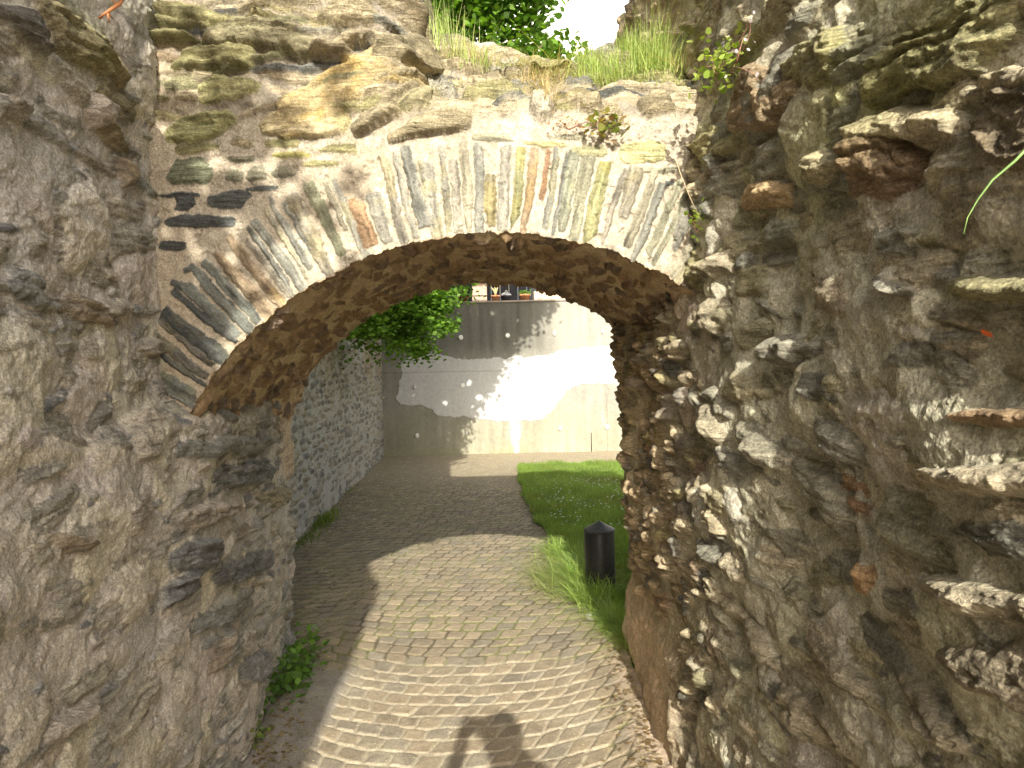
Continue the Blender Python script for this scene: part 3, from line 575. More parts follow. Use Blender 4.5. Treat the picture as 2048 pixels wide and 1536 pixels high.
# ================================================================== GROUND
def hash2(i, j, s=0):
    v = np.sin(i * 127.1 + j * 311.7 + s * 74.7) * 43758.5453; return v - np.floor(v)
LAWN_E = np.array([[3.4, .62], [3.8, .60], [4.2, .56], [4.7, .52], [5.4, .44], [6.15, .34], [6.9, .24], [7.64, .16], [9.0, .09], [10.5, .06], [10.85, .12]])
def lawn_edge(y): return np.interp(y, LAWN_E[:, 0], LAWN_E[:, 1]) + .03 * np.sin(y * 5.1) * .6 + .015 * np.sin(y * 13.3)
def build_path():
    x = np.concatenate([np.linspace(-2.8, -1.3, 60)[:-1], np.linspace(-1.3, 1.15, 430)[:-1], np.linspace(1.15, 5.2, 200)])
    y = 1 / np.linspace(1 / 2.1, 1 / 12.6, 980)
    X, Y = np.meshgrid(x, y, indexing='ij')
    xw = X + .018 * fbm(X, Y, 7, 3, 501); yw = Y + .022 * fbm(X, Y, 6, 3, 503)
    W = 1.7; ph = (xw + .22) / W; k = np.floor(ph + .5); f = (ph - k) * W
    A = .35 + .65 * sstep(4.6, 3.4, yw)
    g = A * (np.sqrt(1.35 ** 2 - f ** 2) - 1.1) + .02 * np.sin(yw * 1.3 + xw * 2)
    slope = -A * f / np.sqrt(1.35 ** 2 - f ** 2)
    v = (yw + g) / .100
    i = np.floor(v); fv = v - i
    wd = .106 + .012 * (hash2(i, i * 0) - .5) * sstep(3.7, 4.0, yw)
    u = (xw + .075 * (fv - .5) * slope - .035 * (fv - .5)) / wd + .40 * i + .30 * hash2(i, i * 0, 2) * sstep(3.6, 4.0, yw) + .12 * vn(X * 5, i * 3.7, 64)
    j = np.floor(u); fu = u - j
    jw = .0065 + .005 * vn(X * 11, Y * 11, 61); near = sstep(3.85, 3.65, Y + .05 * vn(X * 6, Y * 6, 62)) * sstep(.42, .30, X)
    jw = jw + .002 * near
    sl = np.gradient(g, axis=0) / np.maximum(np.gradient(X, axis=0), 1e-6); sl = np.clip(np.abs(sl), 0, 1.5)
    dv = np.minimum(fv, 1 - fv) * .100 / np.sqrt(1 + sl ** 2); du = np.minimum(fu, 1 - fu) * wd
    r_ = .020; dd = np.where((du < r_) & (dv < r_), r_ - np.sqrt((r_ - du) ** 2 + (r_ - dv) ** 2), np.minimum(du, dv))
    dd = dd + .0025 * fbm(X, Y, 40, 3, 505)
    dome = sstep(jw * .5, jw * .5 + .007, dd)
    hh = hash2(i, j, 3); tilt = (fu - .5) * (hash2(i, j, 5) - .5) + (fv - .5) * (hash2(i, j, 6) - .5)
    H = dome * (.006 + .004 * (hh - .5) + .006 * tilt) + .002 * fbm(X, Y, 30, 3, 507) * dome
    fade = sstep(9.5, 7.5, Y) * .8 + .2
    H = H * fade + .006 * fbm(X, Y, 1.2, 2, 509)
    c1 = np.array((.275, .23, .165)); c2 = np.array((.31, .255, .18)); c3 = np.array((.245, .215, .165))
    t = hash2(i, j, 8)[..., None]; C = np.where(t < .5, c1, np.where(t < .8, c2, c3)) * (1 + .22 * (hash2(i, j, 9)[..., None] - .5)) * (1 + .2 * fbm(X, Y, 14, 3, 511))[..., None]
    sand = np.array((.365, .32, .24)) * (1 + .12 * fbm(X, Y, 20, 3, 513))[..., None]
    dirt = np.array((.12, .10, .065)) * np.ones(X.shape + (1,)); moss = np.array((.17, .17, .075)) * (1 + .3 * fbm(X, Y, 50, 2, 515))[..., None]
    m = sstep(.0, .25, fbm(X, Y, 5, 3, 517) + .12)[..., None]; far = dirt * (1 - m) + moss * m
    jn = sand * near[..., None] + far * (1 - near[..., None])
    C = jn * (1 - dome[..., None]) + C * dome[..., None]
    # sand washed over the near setts, dust strip by the right wall, smooth mortar gutter at the left
    wash = (near * sstep(.05, .45, fbm(X, Y, 3.5, 3, 519)) * .55)[..., None]; C = C * (1 - wash) + sand * wash
    d = np.maximum(sstep(.42, .60, X + .05 * fbm(X, Y, 7, 3, 521)) * sstep(4.3, 3.9, Y), 0)
    g2 = sstep(-.84, -.90, X + .02 * fbm(X, Y, 5, 2, 523)) * sstep(3.75, 3.55, Y)
    dust = np.array((.44, .35, .26)) * (1 + .25 * fbm(X, Y, 18, 4, 525))[..., None]
    gut = np.array((.31, .285, .25)) * (1 + .30 * fbm(X, Y, 10, 4, 527))[..., None]
    C = C * (1 - d[..., None]) + dust * d[..., None]; C = C * (1 - g2[..., None]) + gut * g2[..., None]
    H = H * (1 - .8 * d) + d * (.012 + .012 * fbm(X, Y, 16, 4, 529)); H = H * (1 - g2) + g2 * .012
    # far part: lightened in the colour so the sunlit strip reads brighter
    fr = sstep(8.5, 11, Y)[..., None]; C = C * (1 - fr * .6) + fr * .6 * np.array((.40, .34, .245))
    Z = H + .002
    P = np.stack([X, Y, Z], -1)
    o = grid_mesh('path', P, C, M_SETT); tag(o, kind='structure')
    # behind the viewer
    X, Y = np.meshgrid(np.linspace(-2.8, 5.2, 40), np.linspace(-9, 2.1, 60), indexing='ij')
    o2 = grid_mesh('path', np.stack([X, Y, 0 * X + .004], -1), np.ones(X.shape + (3,)) * np.array((.34, .29, .22)), M_SETT); tag(o2, kind='structure')
    g = plain('earth', (.20, .17, .11), .95, sc=4, var=.3)
    X, Y = np.meshgrid(np.array([-200., -20, 20, 200]), np.array([-200., -20, 20, 300]), indexing='ij')
    o3 = grid_mesh('ground', np.stack([X, Y, 0 * X - .03], -1), None, g); tag(o3, kind='structure')
    # terrace behind the retaining wall
    bm = bmesh.new(); v = [bm.verts.new(p) for p in [(-9, 12.78, 2.56), (9, 12.78, 2.56), (9, 40, 2.56), (-9, 40, 2.56)]]; bm.faces.new(v)
    me = bpy.data.meshes.new('terrace'); bm.to_mesh(me); me.materials.append(g); o4 = bpy.data.objects.new('terrace', me); COL.objects.link(o4); tag(o4, kind='structure')
build_path()
def build_added_cloud():  # cloud bank added to whiten the sky gap above the wall
    r = np.random.default_rng(3); bm = bmesh.new()
    for k in range(46):
        c = Vector((r.uniform(-90, 120), r.uniform(185, 215), r.uniform(25, 135))); R_ = r.uniform(16, 30) * (1 if c.z < 100 else .8)
        bmesh.ops.create_icosphere(bm, subdivisions=3, radius=R_, matrix=Matrix.Translation(c))
    bm.normal_update(); co = np.array([v.co for v in bm.verts])
    d = fbm(co[:, 0] + co[:, 1] * .5, co[:, 2] + co[:, 1] * .4, .06, 4, 41) * 6
    for v, dd in zip(bm.verts, d): v.co += v.normal * float(dd)
    m = plain('added_cloud', (.88, .88, .9), 1.0, sc=.05, var=.03, bump=0)
    o = obj('added_clouds', bm, m); tag(o, kind='structure')

# ------------------------------------------------------------------ blades and leaves
def blades(B, h, wid, lean, curl=.5, seed=1, nseg=3, az=None):
    """B (n,3) bases, h (n) lengths -> quads (n*nseg,4,3)"""
    r = np.random.default_rng(seed); n = len(B)
    a = r.uniform(0, 2 * np.pi, n) if az is None else az
    d = np.stack([np.cos(a), np.sin(a), 0 * a], -1); side = np.stack([-np.sin(a), np.cos(a), 0 * a], -1)
    tw = r.uniform(-.8, .8, n)[:, None]; side = side * np.cos(tw) + d * np.sin(tw)
    pts = []; L = lean[:, None] if np.ndim(lean) else lean
    for k in range(nseg + 1):
        t = k / nseg; out = L * t + curl * (t ** 2) * np.abs(L); up = np.sqrt(np.maximum(1 - .5 * (L * t) ** 2, .1)) * t - .18 * curl * t ** 3 * np.abs(L)
        c = B + h[:, None] * (d * out + np.array([0, 0, 1.0]) * up); wv = wid[:, None] * (1 - t ** 1.6 * .93) * .5
        pts.append((c - side * wv, c + side * wv))
    q = [np.stack([pts[k][0], pts[k][1], pts[k + 1][1], pts[k + 1][0]], 1) for k in range(nseg)]
    return np.concatenate(q, 0)
def bcol(n, nseg, c1, c2, seed=1):
    r = np.random.default_rng(seed); t = r.random((n, 1)); c = np.array(c1) * (1 - t) + np.array(c2) * t; c = c * r.uniform(.75, 1.2, (n, 1)); return np.concatenate([c] * nseg, 0)
LEAF6 = np.array([(0, 0), (.34, .22), (.40, .60), (0, 1.0), (-.40, .60), (-.34, .22)])
LEAFR = np.array([(0, 0), (.42, .08), (.52, .55), (0, .95), (-.52, .55), (-.42, .08)])
def leaves(Cn, size, seed=1, droop=.3, shape=LEAF6, flat=.55):
    """leaf hexagons at centres Cn; roughly face up, random heading"""
    r = np.random.default_rng(seed); n = len(Cn); a = r.uniform(0, 2 * np.pi, n)
    d = np.stack([np.cos(a), np.sin(a), -droop + r.normal(size=n) * .35], -1); d /= np.linalg.norm(d, axis=1, keepdims=True)
    up = np.stack([r.normal(size=n) * flat, r.normal(size=n) * flat, np.ones(n)], -1); s = np.cross(d, up); s /= np.linalg.norm(s, axis=1, keepdims=True)
    nn = np.cross(s, d); V = []
    for (x, y) in shape:
        V.append(Cn + size[:, None] * (s * x + d * (y - .4) + nn * (-.10 * (abs(x) * 2) ** 2 - .12 * (y - .4) ** 2)))
    return np.stack(V, 1)
def lcol(n, c1, c2, seed=1, jit=.25):
    r = np.random.default_rng(seed); t = r.random((n, 1)); return (np.array(c1) * (1 - t) + np.array(c2) * t) * r.uniform(1 - jit, 1 + jit, (n, 1))
def tube(bm, pts, rads, n=7):
    rings = []; pts = [Vector(p) for p in pts]
    for i, p in enumerate(pts):
        d = (pts[min(i + 1, len(pts) - 1)] - pts[max(i - 1, 0)]).normalized(); a = d.orthogonal().normalized(); b = d.cross(a)
        rings.append([bm.verts.new(p + (a * math.cos(2 * math.pi * k / n) + b * math.sin(2 * math.pi * k / n)) * rads[i]) for k in range(n)])
    for r0, r1 in zip(rings, rings[1:]):
        for k in range(n): bm.faces.new((r0[k], r0[(k + 1) % n], r1[(k + 1) % n], r1[k]))
    bm.faces.new(rings[0][::-1]); bm.faces.new(rings[-1])
def obj(name, bm, mat, parent=None, smooth=True, bevel=0):
    me = bpy.data.meshes.new(name); bmesh.ops.recalc_face_normals(bm, faces=bm.faces); bm.to_mesh(me); bm.free(); me.materials.append(mat)
    if smooth:
        for f in me.polygons: f.use_smooth = True
    o = bpy.data.objects.new(name, me); COL.objects.link(o)
    if bevel:
        m = o.modifiers.new('b', 'BEVEL'); m.width = bevel; m.segments = 2; m.limit_method = 'ANGLE'
    return par(o, parent)
def lathe(bm, prof, n=40, c=(0, 0)):
    rings = [[bm.verts.new((c[0] + r * math.cos(2 * math.pi * k / n), c[1] + r * math.sin(2 * math.pi * k / n), z)) for k in range(n)] for r, z in prof]
    for a, b in zip(rings, rings[1:]):
        for k in range(n): bm.faces.new((a[k], a[(k + 1) % n], b[(k + 1) % n], b[k]))
    bm.faces.new(rings[0][::-1]); bm.faces.new(rings[-1])
def box(bm, x0, x1, y0, y1, z0, z1):
    v = [bm.verts.new((x, y, z)) for z in (z0, z1) for x, y in ((x0, y0), (x1, y0), (x1, y1), (x0, y1))]
    for f in ((3, 2, 1, 0), (4, 5, 6, 7), (0, 1, 5, 4), (1, 2, 6, 5), (2, 3, 7, 6), (3, 0, 4, 7)): bm.faces.new([v[k] for k in f])

build_added_cloud()
# ------------------------------------------------------------------ lawn
def build_lawn():
    y = np.linspace(3.5, 10.9, 150); q = np.linspace(0, 1, 70) ** 1.6; e = lawn_edge(y)
    X = e[:, None] + q[None, :] * (5.2 - e[:, None]); Y = y[:, None] + 0 * X
    Z = .006 + .035 * sstep(0, .12, X - e[:, None]) * sstep(10.9, 10.75, Y) * sstep(3.5, 3.9, Y) + .02 * fbm(X, Y, 2, 3, 601)
    C = np.ones(X.shape + (3,)) * np.array((.075, .11, .03)) * (1 + .3 * fbm(X, Y, 9, 3, 603))[..., None]
    o = grid_mesh('lawn_soil', np.stack([X, Y, Z], -1), C, M_STONE); tag(o, kind='structure')
    r = np.random.default_rng(61); n = 130000
    yy = 1 / r.uniform(1 / 3.6, 1 / 0.1, n); yy = r.uniform(3.8, 10.85, n); ee = lawn_edge(yy); wv = np.minimum(.145 * yy - ee + .25, 2.2)
    xx = ee + r.random(n) * np.maximum(wv, .15) - .02 * r.random(n)
    k = ~((yy < YR + .2) & (xx > .66)); xx, yy = xx[k], yy[k]; n = len(xx)
    B = np.stack([xx, yy, np.full(n, .02)], -1)
    h = r.uniform(.03, .085, n) * (1 + .6 * fbm(xx, yy, 3.5, 3, 71))
    V = blades(B, h, r.uniform(.0035, .006, n), np.abs(r.normal(size=n)) * .35, seed=62, nseg=2)
    gc = bcol(n, 2, (.14, .24, .045), (.26, .35, .08), 63); pv = np.tile(fbm(xx, yy, 2.2, 4, 641), 2)[:, None]; gc = gc * (1 + .45 * pv) * np.array((1, 1, 1)) + np.clip(-pv - .1, 0, 1) * np.array((.12, .06, .02)); o = soup_mesh('grass', V, 4, M_GRASS, np.clip(gc, .02, .8)); tag(o, 'short bright green mown lawn beside the path beyond the arch', 'grass', kind='stuff')
    # long unmown grass at the lawn edge by the bollard, leaning over the setts
    n = 5200; yy = 3.75 + 2.5 * r.beta(1.3, 1.5, n); sp = np.interp(yy, [3.7, 4.3, 4.9, 5.8, 6.2], [.03, .08, .16, .13, .03])
    xx = lawn_edge(yy) + r.normal(size=n) * sp * .6 + .04
    clump = vn(xx * 9, yy * 7, 75); k = clump > -.35 + .5 * r.random(n) - .25; xx, yy = xx[k], yy[k]; n = len(xx)
    k = xx < .70; xx, yy = xx[k], yy[k]; n = len(xx)
    h = r.uniform(.08, .24, n) * np.interp(yy, [3.7, 4.6, 5.6, 6.3], [.6, 1, .95, .4]); az = np.where(r.random(n) < .6, r.normal(np.pi, .7, n), r.uniform(0, 6.28, n))
    V = blades(np.stack([xx, yy, np.full(n, .005)], -1), h, r.uniform(.004, .008, n), np.abs(r.normal(.55, .4, n)), curl=.9, seed=66, nseg=4, az=az)
    o = soup_mesh('long_grass', V, 4, M_GRASS, bcol(n, 4, (.18, .31, .05), (.40, .48, .14), 67)); tag(o, 'long unmown grass leaning over the setts around the black bollard', 'grass', kind='stuff')
    # flattened pale tuft on the path
    n = 500; c = ground(1100, 1165); a = r.normal(size=(n, 2)) * (.10, .22); B = np.stack([c[0] + .08 + a[:, 0], c[1] + a[:, 1], np.full(n, .012)], -1)
    V = blades(B, r.uniform(.10, .2, n), r.uniform(.003, .005, n), r.uniform(1.0, 1.3, n), curl=.3, seed=68, nseg=3, az=r.normal(np.pi, .6, n))
    o = soup_mesh('flattened_grass', V, 4, M_GRASS, bcol(n, 3, (.25, .34, .10), (.42, .42, .18), 69)); tag(o, 'pale flattened grass lying out over the sunlit setts left of the bollard', 'grass', kind='stuff')
    # daisies
    n = 300; yy = r.uniform(6.3, 9.4, n); xx = lawn_edge(yy) + .12 + r.random(n) * 1.1; k = vn(xx * 2.3, yy * 1.6, 79) > -.15; xx, yy = xx[k], yy[k]; n = len(xx)
    P = np.stack([xx, yy, r.uniform(.075, .10, n)], -1); a = np.arange(6) / 6 * 2 * np.pi; s = r.uniform(.007, .011, n)[:, None, None]
    V = P[:, None, :] + s * np.stack([np.cos(a), np.sin(a), .25 * np.cos(a * 2)], -1)[None]
    o = soup_mesh('daisies', V, 6, plain('petal_white', (.8, .8, .76), .6), None); tag(o, 'scatter of tiny white daisies open in the shaded part of the lawn', 'daisies', kind='stuff')
    # fallen petals and bud scales on the path
    n = 2600; yy = 1 / r.uniform(1 / 12.3, 1 / 2.6, n); yy[:1500] = r.uniform(6, 12.3, 1500); xx = r.uniform(-2.2, .9, n); k = (xx < lawn_edge(np.clip(yy, 3.9, 20)) + .02) & ((yy > 4.1) | (xx > -1.0)) | ((yy > 11) & (xx < 1.9))
    dn = vn(xx * 1.3, yy * .8, 83); k &= (dn > -.2 + .3 * r.random(n)) | (yy > 8); xx, yy = xx[k], yy[k]; n = len(xx)
    P = np.stack([xx, yy, np.full(n, .021)], -1); s = r.uniform(.0035, .009, n)[:, None, None] * np.clip(yy / 6, .6, 1.3)[:, None, None]; rot = r.uniform(0, 6.28, (n, 1))
    a6 = rot + a[None]; V = P[:, None, :] + s * np.stack([np.cos(a6), np.sin(a6) * .7, .3 + .3 * np.cos(a6 * 2)], -1)
    cc = np.where(r.random((n, 1)) < .55, np.array((.62, .58, .46)), np.where(r.random((n, 1)) < .6, np.array((.50, .46, .10)), np.array((.35, .2, .08))))
    o = soup_mesh('fallen_petals', V, 6, M_LEAF, cc); tag(o, 'pale and yellow fallen petals and bud scales scattered over the path', 'petals', kind='stuff')
    # leaf litter and grit gathered at the wall feet
    n = 1500; yy = 1 / r.uniform(1 / 9.0, 1 / 2.4, n); left = r.random(n) < .6
    xl = np.where(yy < 4.0, np.interp(yy, [2.4, 4.0], [-1.06, -1.25]), -1.87 - (yy - 4) * .049); xr = np.where(yy < 3.9, .56, 9)
    xx = np.where(left, xl + np.abs(r.normal(size=n)) * .09 + .02, xr - np.abs(r.normal(size=n)) * .07 - .0); k = xx < 2; xx, yy = xx[k], yy[k]; n = len(xx)
    P = np.stack([xx, yy, np.full(n, .022)], -1); s = r.uniform(.004, .013, n)[:, None, None]; a6 = r.uniform(0, 6.28, (n, 1)) + a[None]
    V = P[:, None, :] + s * np.stack([np.cos(a6), np.sin(a6) * .6, .4 + .4 * np.cos(a6 * 2)], -1)
    o = soup_mesh('leaf_litter', V, 6, M_LEAF, np.array([(.26, .17, .09), (.36, .27, .15), (.18, .14, .10), (.42, .36, .27)])[r.integers(0, 4, n)]); tag(o, 'dry brown leaf bits and grit gathered along the feet of both walls', 'leaf litter', kind='stuff')
    # moss tufts in the joints
    n = 4200; yy = r.uniform(3.6, 8.5, n); xx = r.uniform(-1.2, .5, n); dn = vn(xx * 2.1, yy * 1.7, 87); k = (dn > .1) & (xx < lawn_edge(yy)); 
    xx, yy = xx[k], yy[k]; ii = np.round((yy) / .108); n = len(xx)
    return
build_lawn()

# ------------------------------------------------------------------ bollard
def build_bollard():
    c = ground(1201, 1187); r0 = 30.5 / F_PX * c[1]
    zt = 1.6 - (1066 - 725) / F_PX * c[1] + (.5 - .5) ; za = 1.6 - (1043 - 721) / F_PX * c[1]
    root = empty('bollard', (c[0], c[1], 0)); tag(root, 'short black round bollard with a shallow cone cap standing in the long grass', 'bollard')
    m = plain('black_paint', (.022, .023, .026), .38, sc=60, var=.5, bump=.15, bdist=.0008, spec=.5); m2 = plain('cap_paint', (.06, .06, .062), .5, sc=80, var=.5, bump=.2, bdist=.0008)
    bm = bmesh.new(); lathe(bm, [(r0 * 1.0, -.02), (r0, .02), (r0, zt - .012), (r0 * .975, zt - .004)], 48, c[:2]); obj('post', bm, m, root)
    bm = bmesh.new(); lathe(bm, [(r0 * .98, zt - .004), (r0 * 1.03, zt - .001), (r0 * 1.03, zt + .006), (r0 * .99, zt + .010), (r0 * .5, zt + (za - zt) * .55), (r0 * .06, za - .002), (.002, za)], 48, c[:2])
    obj('cap', bm, m2, root, smooth=False)
    return root
build_bollard()
# white stone on the verge
bm = bmesh.new(); bmesh.ops.create_icosphere(bm, subdivisions=4, radius=1); c = ground(1188, 1240)
for v in bm.verts:
    n = float(fbm(np.array([v.co.x * 2 + v.co.z]), np.array([v.co.y * 2 - v.co.z]), .9, 4, 7)[0]); v.co *= 1 + .28 * n
    v.co.x *= .048; v.co.y *= .04; v.co.z *= .026; v.co += Vector((c[0], c[1], .022))
o = obj('loose_stone', bm, plain('pale_stone', (.58, .55, .5), .9, sc=90, var=.3, bump=.6, bdist=.003)); tag(o, 'small whitish loose stone lying where the setts meet the long grass', 'stone')

# ------------------------------------------------------------------ far left wall (beyond the arch)
def build_far_left():
    R = Raster(3.9, 12.8, 0, 2.9, .009, 707, ((.44, .435, .40), (.37, .365, .335), (.52, .51, .47)), low=.015, fine=.006)
    courses(R, 3.9, 12.8, 0, 2.9, (.05, .10), (.07, .24), .25, .020, .2, (5, .6, .8, .1, 4), angj=.12, lam=.004, edge=.4)
    R.C = R.C * .65 + .35 * np.array((.40, .395, .36)) * (1 + .25 * R.jg[..., None])
    br = (sstep(-.1, .4, fbm(R.U * 2.2, R.V * .35, 1.2, 3, 711)) * sstep(.9, 2.0, R.V))[..., None] * .6
    R.C = R.C * (1 - br) + R.C * np.array((.75, .55, .30)) * br
    s = 1 / np.linspace(1 / 4.0, 1 / 12.52, 760); t = np.linspace(0, 2.5, 300)
    S, T = np.meshgrid(s, t, indexing='ij'); z = np.minimum(T, 2.2); b = np.maximum(T - 2.2, 0)
    P = np.stack([-1.87 - (S - 4.0) * .0492 - b * 1.3, S, z], -1); h, c = R.sample(S, T); P[..., 0] += h; P[..., 2] += b * 0 + .3 * h * (T > 2.15)
    root = empty('garden_wall', (-2.1, 8, 0)); tag(root, 'grey rubble garden wall running away from the arch on the left, brown runs near its far end', 'wall')
    grid_mesh('masonry_face', P, c, M_STONE, root)
build_far_left()

# ------------------------------------------------------------------ concrete retaining wall
def in_poly(x, y, poly):
    r = np.zeros(x.shape, bool); n = len(poly)
    for i in range(n):
        x1, y1 = poly[i]; x2, y2 = poly[(i + 1) % n]
        c = ((y1 > y) != (y2 > y)) & (x < (x2 - x1) * (y - y1) / (y2 - y1 + 1e-9) + x1); r ^= c
    return r
YC = 12.48; ZC = 2.66
def build_concrete():
    root = empty('retaining_wall', (1.5, YC, 0)); tag(root, 'stained concrete retaining wall closing the view with a ragged patch of pale render and round anchor plates', 'wall')
    X, Z = np.meshgrid(np.linspace(-2.6, 7, 1400), np.linspace(-.05, ZC, 420), indexing='ij')
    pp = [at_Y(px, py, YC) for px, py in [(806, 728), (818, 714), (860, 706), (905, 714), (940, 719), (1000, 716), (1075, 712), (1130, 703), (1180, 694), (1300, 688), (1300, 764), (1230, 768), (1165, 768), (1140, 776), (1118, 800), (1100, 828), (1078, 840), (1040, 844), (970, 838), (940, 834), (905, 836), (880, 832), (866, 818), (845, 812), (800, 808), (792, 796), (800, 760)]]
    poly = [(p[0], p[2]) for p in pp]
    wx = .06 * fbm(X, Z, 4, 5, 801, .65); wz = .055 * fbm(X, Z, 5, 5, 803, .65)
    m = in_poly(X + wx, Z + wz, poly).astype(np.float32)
    m = (m + np.roll(m, 1, 0) + np.roll(m, -1, 0) + np.roll(m, 1, 1) + np.roll(m, -1, 1)) / 5
    strk = fbm(X * 5, Z * .35, 2.2, 4, 805); blot = fbm(X, Z, 1.3, 4, 807); fine = fbm(X, Z, 22, 3, 809)
    base = np.array((.275, .268, .235)) * (1 + .18 * blot + .17 * strk + .10 * fine)[..., None]
    low = sstep(1.1, .3, Z)[..., None]; base = base * (1 - low) + base * np.array((1.04, 1.03, .90)) * low
    up = (sstep(1.5, 1.95, Z + .12 * blot + .06 * strk) * sstep(1.1, .4, X + .2 * blot))[..., None]; base = base * (1 - up * (.45 + .3 * strk[..., None])) * (1 - up * .0)  # upper left stained darker, which also paints in the tree's shade
    drip = (sstep(.1, .8, fbm(X * 6 + .2 * fine, Z * .5, 2.0, 4, 811)) * sstep(.0, .5, fbm(X, Z, 1.7, 3, 812)))[..., None] * .45
    base = base * (1 - drip) + np.array((.62, .59, .50)) * drip
    xd = at_Y(1032, 870, YC)[0]; dr = (sstep(.09, .02, np.abs(X - xd - .05 * vn(Z * 3, Z * 0, 15)) + .05 * fbm(X, Z, 9, 4, 17)) * sstep(.95, .85, Z))[..., None] * .85
    base = base * (1 - dr) + np.array((.72, .70, .62)) * dr
    mo = (sstep(.22, 0, Z + .1 * fine) * sstep(-.1, .5, vn(X * 1.5, Z, 16)))[..., None] * .45; base = base * (1 - mo) + np.array((.28, .28, .13)) * mo
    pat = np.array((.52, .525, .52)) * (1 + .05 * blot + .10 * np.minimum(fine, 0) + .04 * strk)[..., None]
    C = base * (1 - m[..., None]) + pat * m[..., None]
    # shuttering joints
    jl = np.exp(-((Z - 1.46) / .008) ** 2) + np.exp(-((X - 1.66) / .008) ** 2) * (Z < 1.0); C = C * (1 - .25 * np.clip(jl, 0, 1))[..., None]
    Y = YC - .012 * m - .0015 * fine + .004 * np.clip(jl, 0, 1)
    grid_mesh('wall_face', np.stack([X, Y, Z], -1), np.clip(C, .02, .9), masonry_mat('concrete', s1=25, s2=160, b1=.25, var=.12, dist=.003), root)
    bm = bmesh.new(); box(bm, -2.6, 7, YC + .012, YC + .30, -.05, ZC - .002); obj('wall_body', bm, plain('concrete_plain', (.33, .32, .29)), root, smooth=False)
    bm = bmesh.new(); box(bm, -2.6, 7, YC - .03, YC + .33, ZC, ZC + .028); obj('coping', bm, plain('coping_slab', (.38, .33, .28)), root, smooth=False, bevel=.006)
    mw = plain('anchor_metal', (.72, .72, .70), .35, metal=.35, sc=40, var=.15); first = None
    for px, py in [(921, 675), (1015, 671), (1108, 667), (1203, 663), (829, 774), (925, 771), (1020, 766), (833, 871), (931, 866), (1119, 857), (1214, 854)]:
        p = at_Y(px, py, YC)
        if first is None:
            bm = bmesh.new(); lathe(bm, [(.043, 0), (.043, .022), (.036, .030), (.006, .031)], 20); lathe(bm, [(.012, .03), (.012, .042), (.003, .044)], 8)
            first = obj('anchor_plate', bm, mw, None, smooth=False); a = first
        else: a = first.copy(); COL.objects.link(a)
        a.parent = root; a.matrix_parent_inverse = Matrix.Translation(-root.location)
        a.location = (p[0], YC, p[2]); a.rotation_euler = (math.pi / 2, random.uniform(-.1, .1), random.uniform(0, 3))
    p = at_Y(1183, 905, YC); bm = bmesh.new(); tube(bm, [(p[0], YC - .03, -.02), (p[0], YC - .03, .34)], [.006, .006]); obj('drain_rod', bm, plain('dark_steel', (.05, .045, .04), .6), root)
build_concrete()

# ------------------------------------------------------------------ pots and tiled parts on the terrace edge
terra = plain('terracotta', (.52, .24, .12), .8, sc=30, var=.18)
def on_wall(px, Y=12.64): return at_Y(px, 603, Y)[0]
def pot(name, label, px0, px1, pyt, mat, Y=12.64, rim=True, taper=.72, group=None):
    x0, x1 = on_wall(px0, Y), on_wall(px1, Y); r = (x1 - x0) / 2; h = at_Y((px0 + px1) / 2, pyt, Y)[2] - (ZC + .028); z0 = ZC + .029
    root = empty(name, ((x0 + x1) / 2, Y, z0)); tag(root, label, 'plant pot', group)
    bm = bmesh.new(); c = ((x0 + x1) / 2, Y)
    pr = [(r * taper, z0), (r * .92, z0 + h * .72)] + ([(r, z0 + h * .73), (r, z0 + h), (r * .88, z0 + h), (r * .86, z0 + h * .88), (.01, z0 + h * .87)] if rim else [(r, z0 + h), (r * .9, z0 + h), (r * .88, z0 + h * .9), (.01, z0 + h * .9)])
    lathe(bm, pr, 28, c); obj('pot', bm, mat, root); return root, c, z0 + h, r
r_ = np.random.default_rng(91)
root, c, z, r = pot('potted_palm', 'dark red pot with a thin spiky plant on the wall top, beside the tiled pillar', 914, 938, 594, plain('dark_red_pot', (.16, .035, .025), .6))
bm = bmesh.new(); tube(bm, [(c[0], c[1], z - .03), (c[0] + .01, c[1], z + .18)], [.010, .007]); obj('stem', bm, M_BARK, root)
n = 46; B = np.tile(np.array([c[0] + .01, c[1], z + .14]), (n, 1)) + r_.normal(size=(n, 3)) * (.004, .004, .05)
soup = soup_mesh('foliage', blades(B, r_.uniform(.12, .26, n), np.full(n, .010), r_.uniform(.2, 1.1, n), seed=3, nseg=4), 4, M_GRASS, bcol(n, 4, (.10, .16, .05), (.18, .24, .10)), root)
root, c, z, r = pot('potted_succulent', 'terracotta pot holding a pale bare branching plant, right of the tiled pillar', 982, 1001, 591, terra)
bm = bmesh.new()
for k in range(9):
    a = r_.uniform(0, 6.28); l = r_.uniform(.06, .16); p0 = Vector((c[0], c[1], z - .02)); p1 = p0 + Vector((math.cos(a) * .03, math.sin(a) * .02, .08)); p2 = p1 + Vector((math.cos(a) * l * .5, math.sin(a) * l * .4, l * .7)); tube(bm, [p0, p1, p2], [.012, .010, .007], 6)
obj('branches', bm, plain('pale_stem', (.55, .46, .24), .8), root)
root, c, z, r = pot('potted_herb', 'wide terracotta bowl pot of bright green leaves near the right end of the row', 1038, 1062, 589, terra, taper=.62)
n = 260; Cn = np.array([c[0], c[1], z + .03]) + r_.normal(size=(n, 3)) * (.05, .05, .022); Cn[:, 2] = np.maximum(Cn[:, 2], z - .01)
soup_mesh('foliage', leaves(Cn, r_.uniform(.02, .035, n), seed=4, shape=LEAFR), 6, M_LEAF, lcol(n, (.14, .28, .05), (.26, .38, .10)), root)
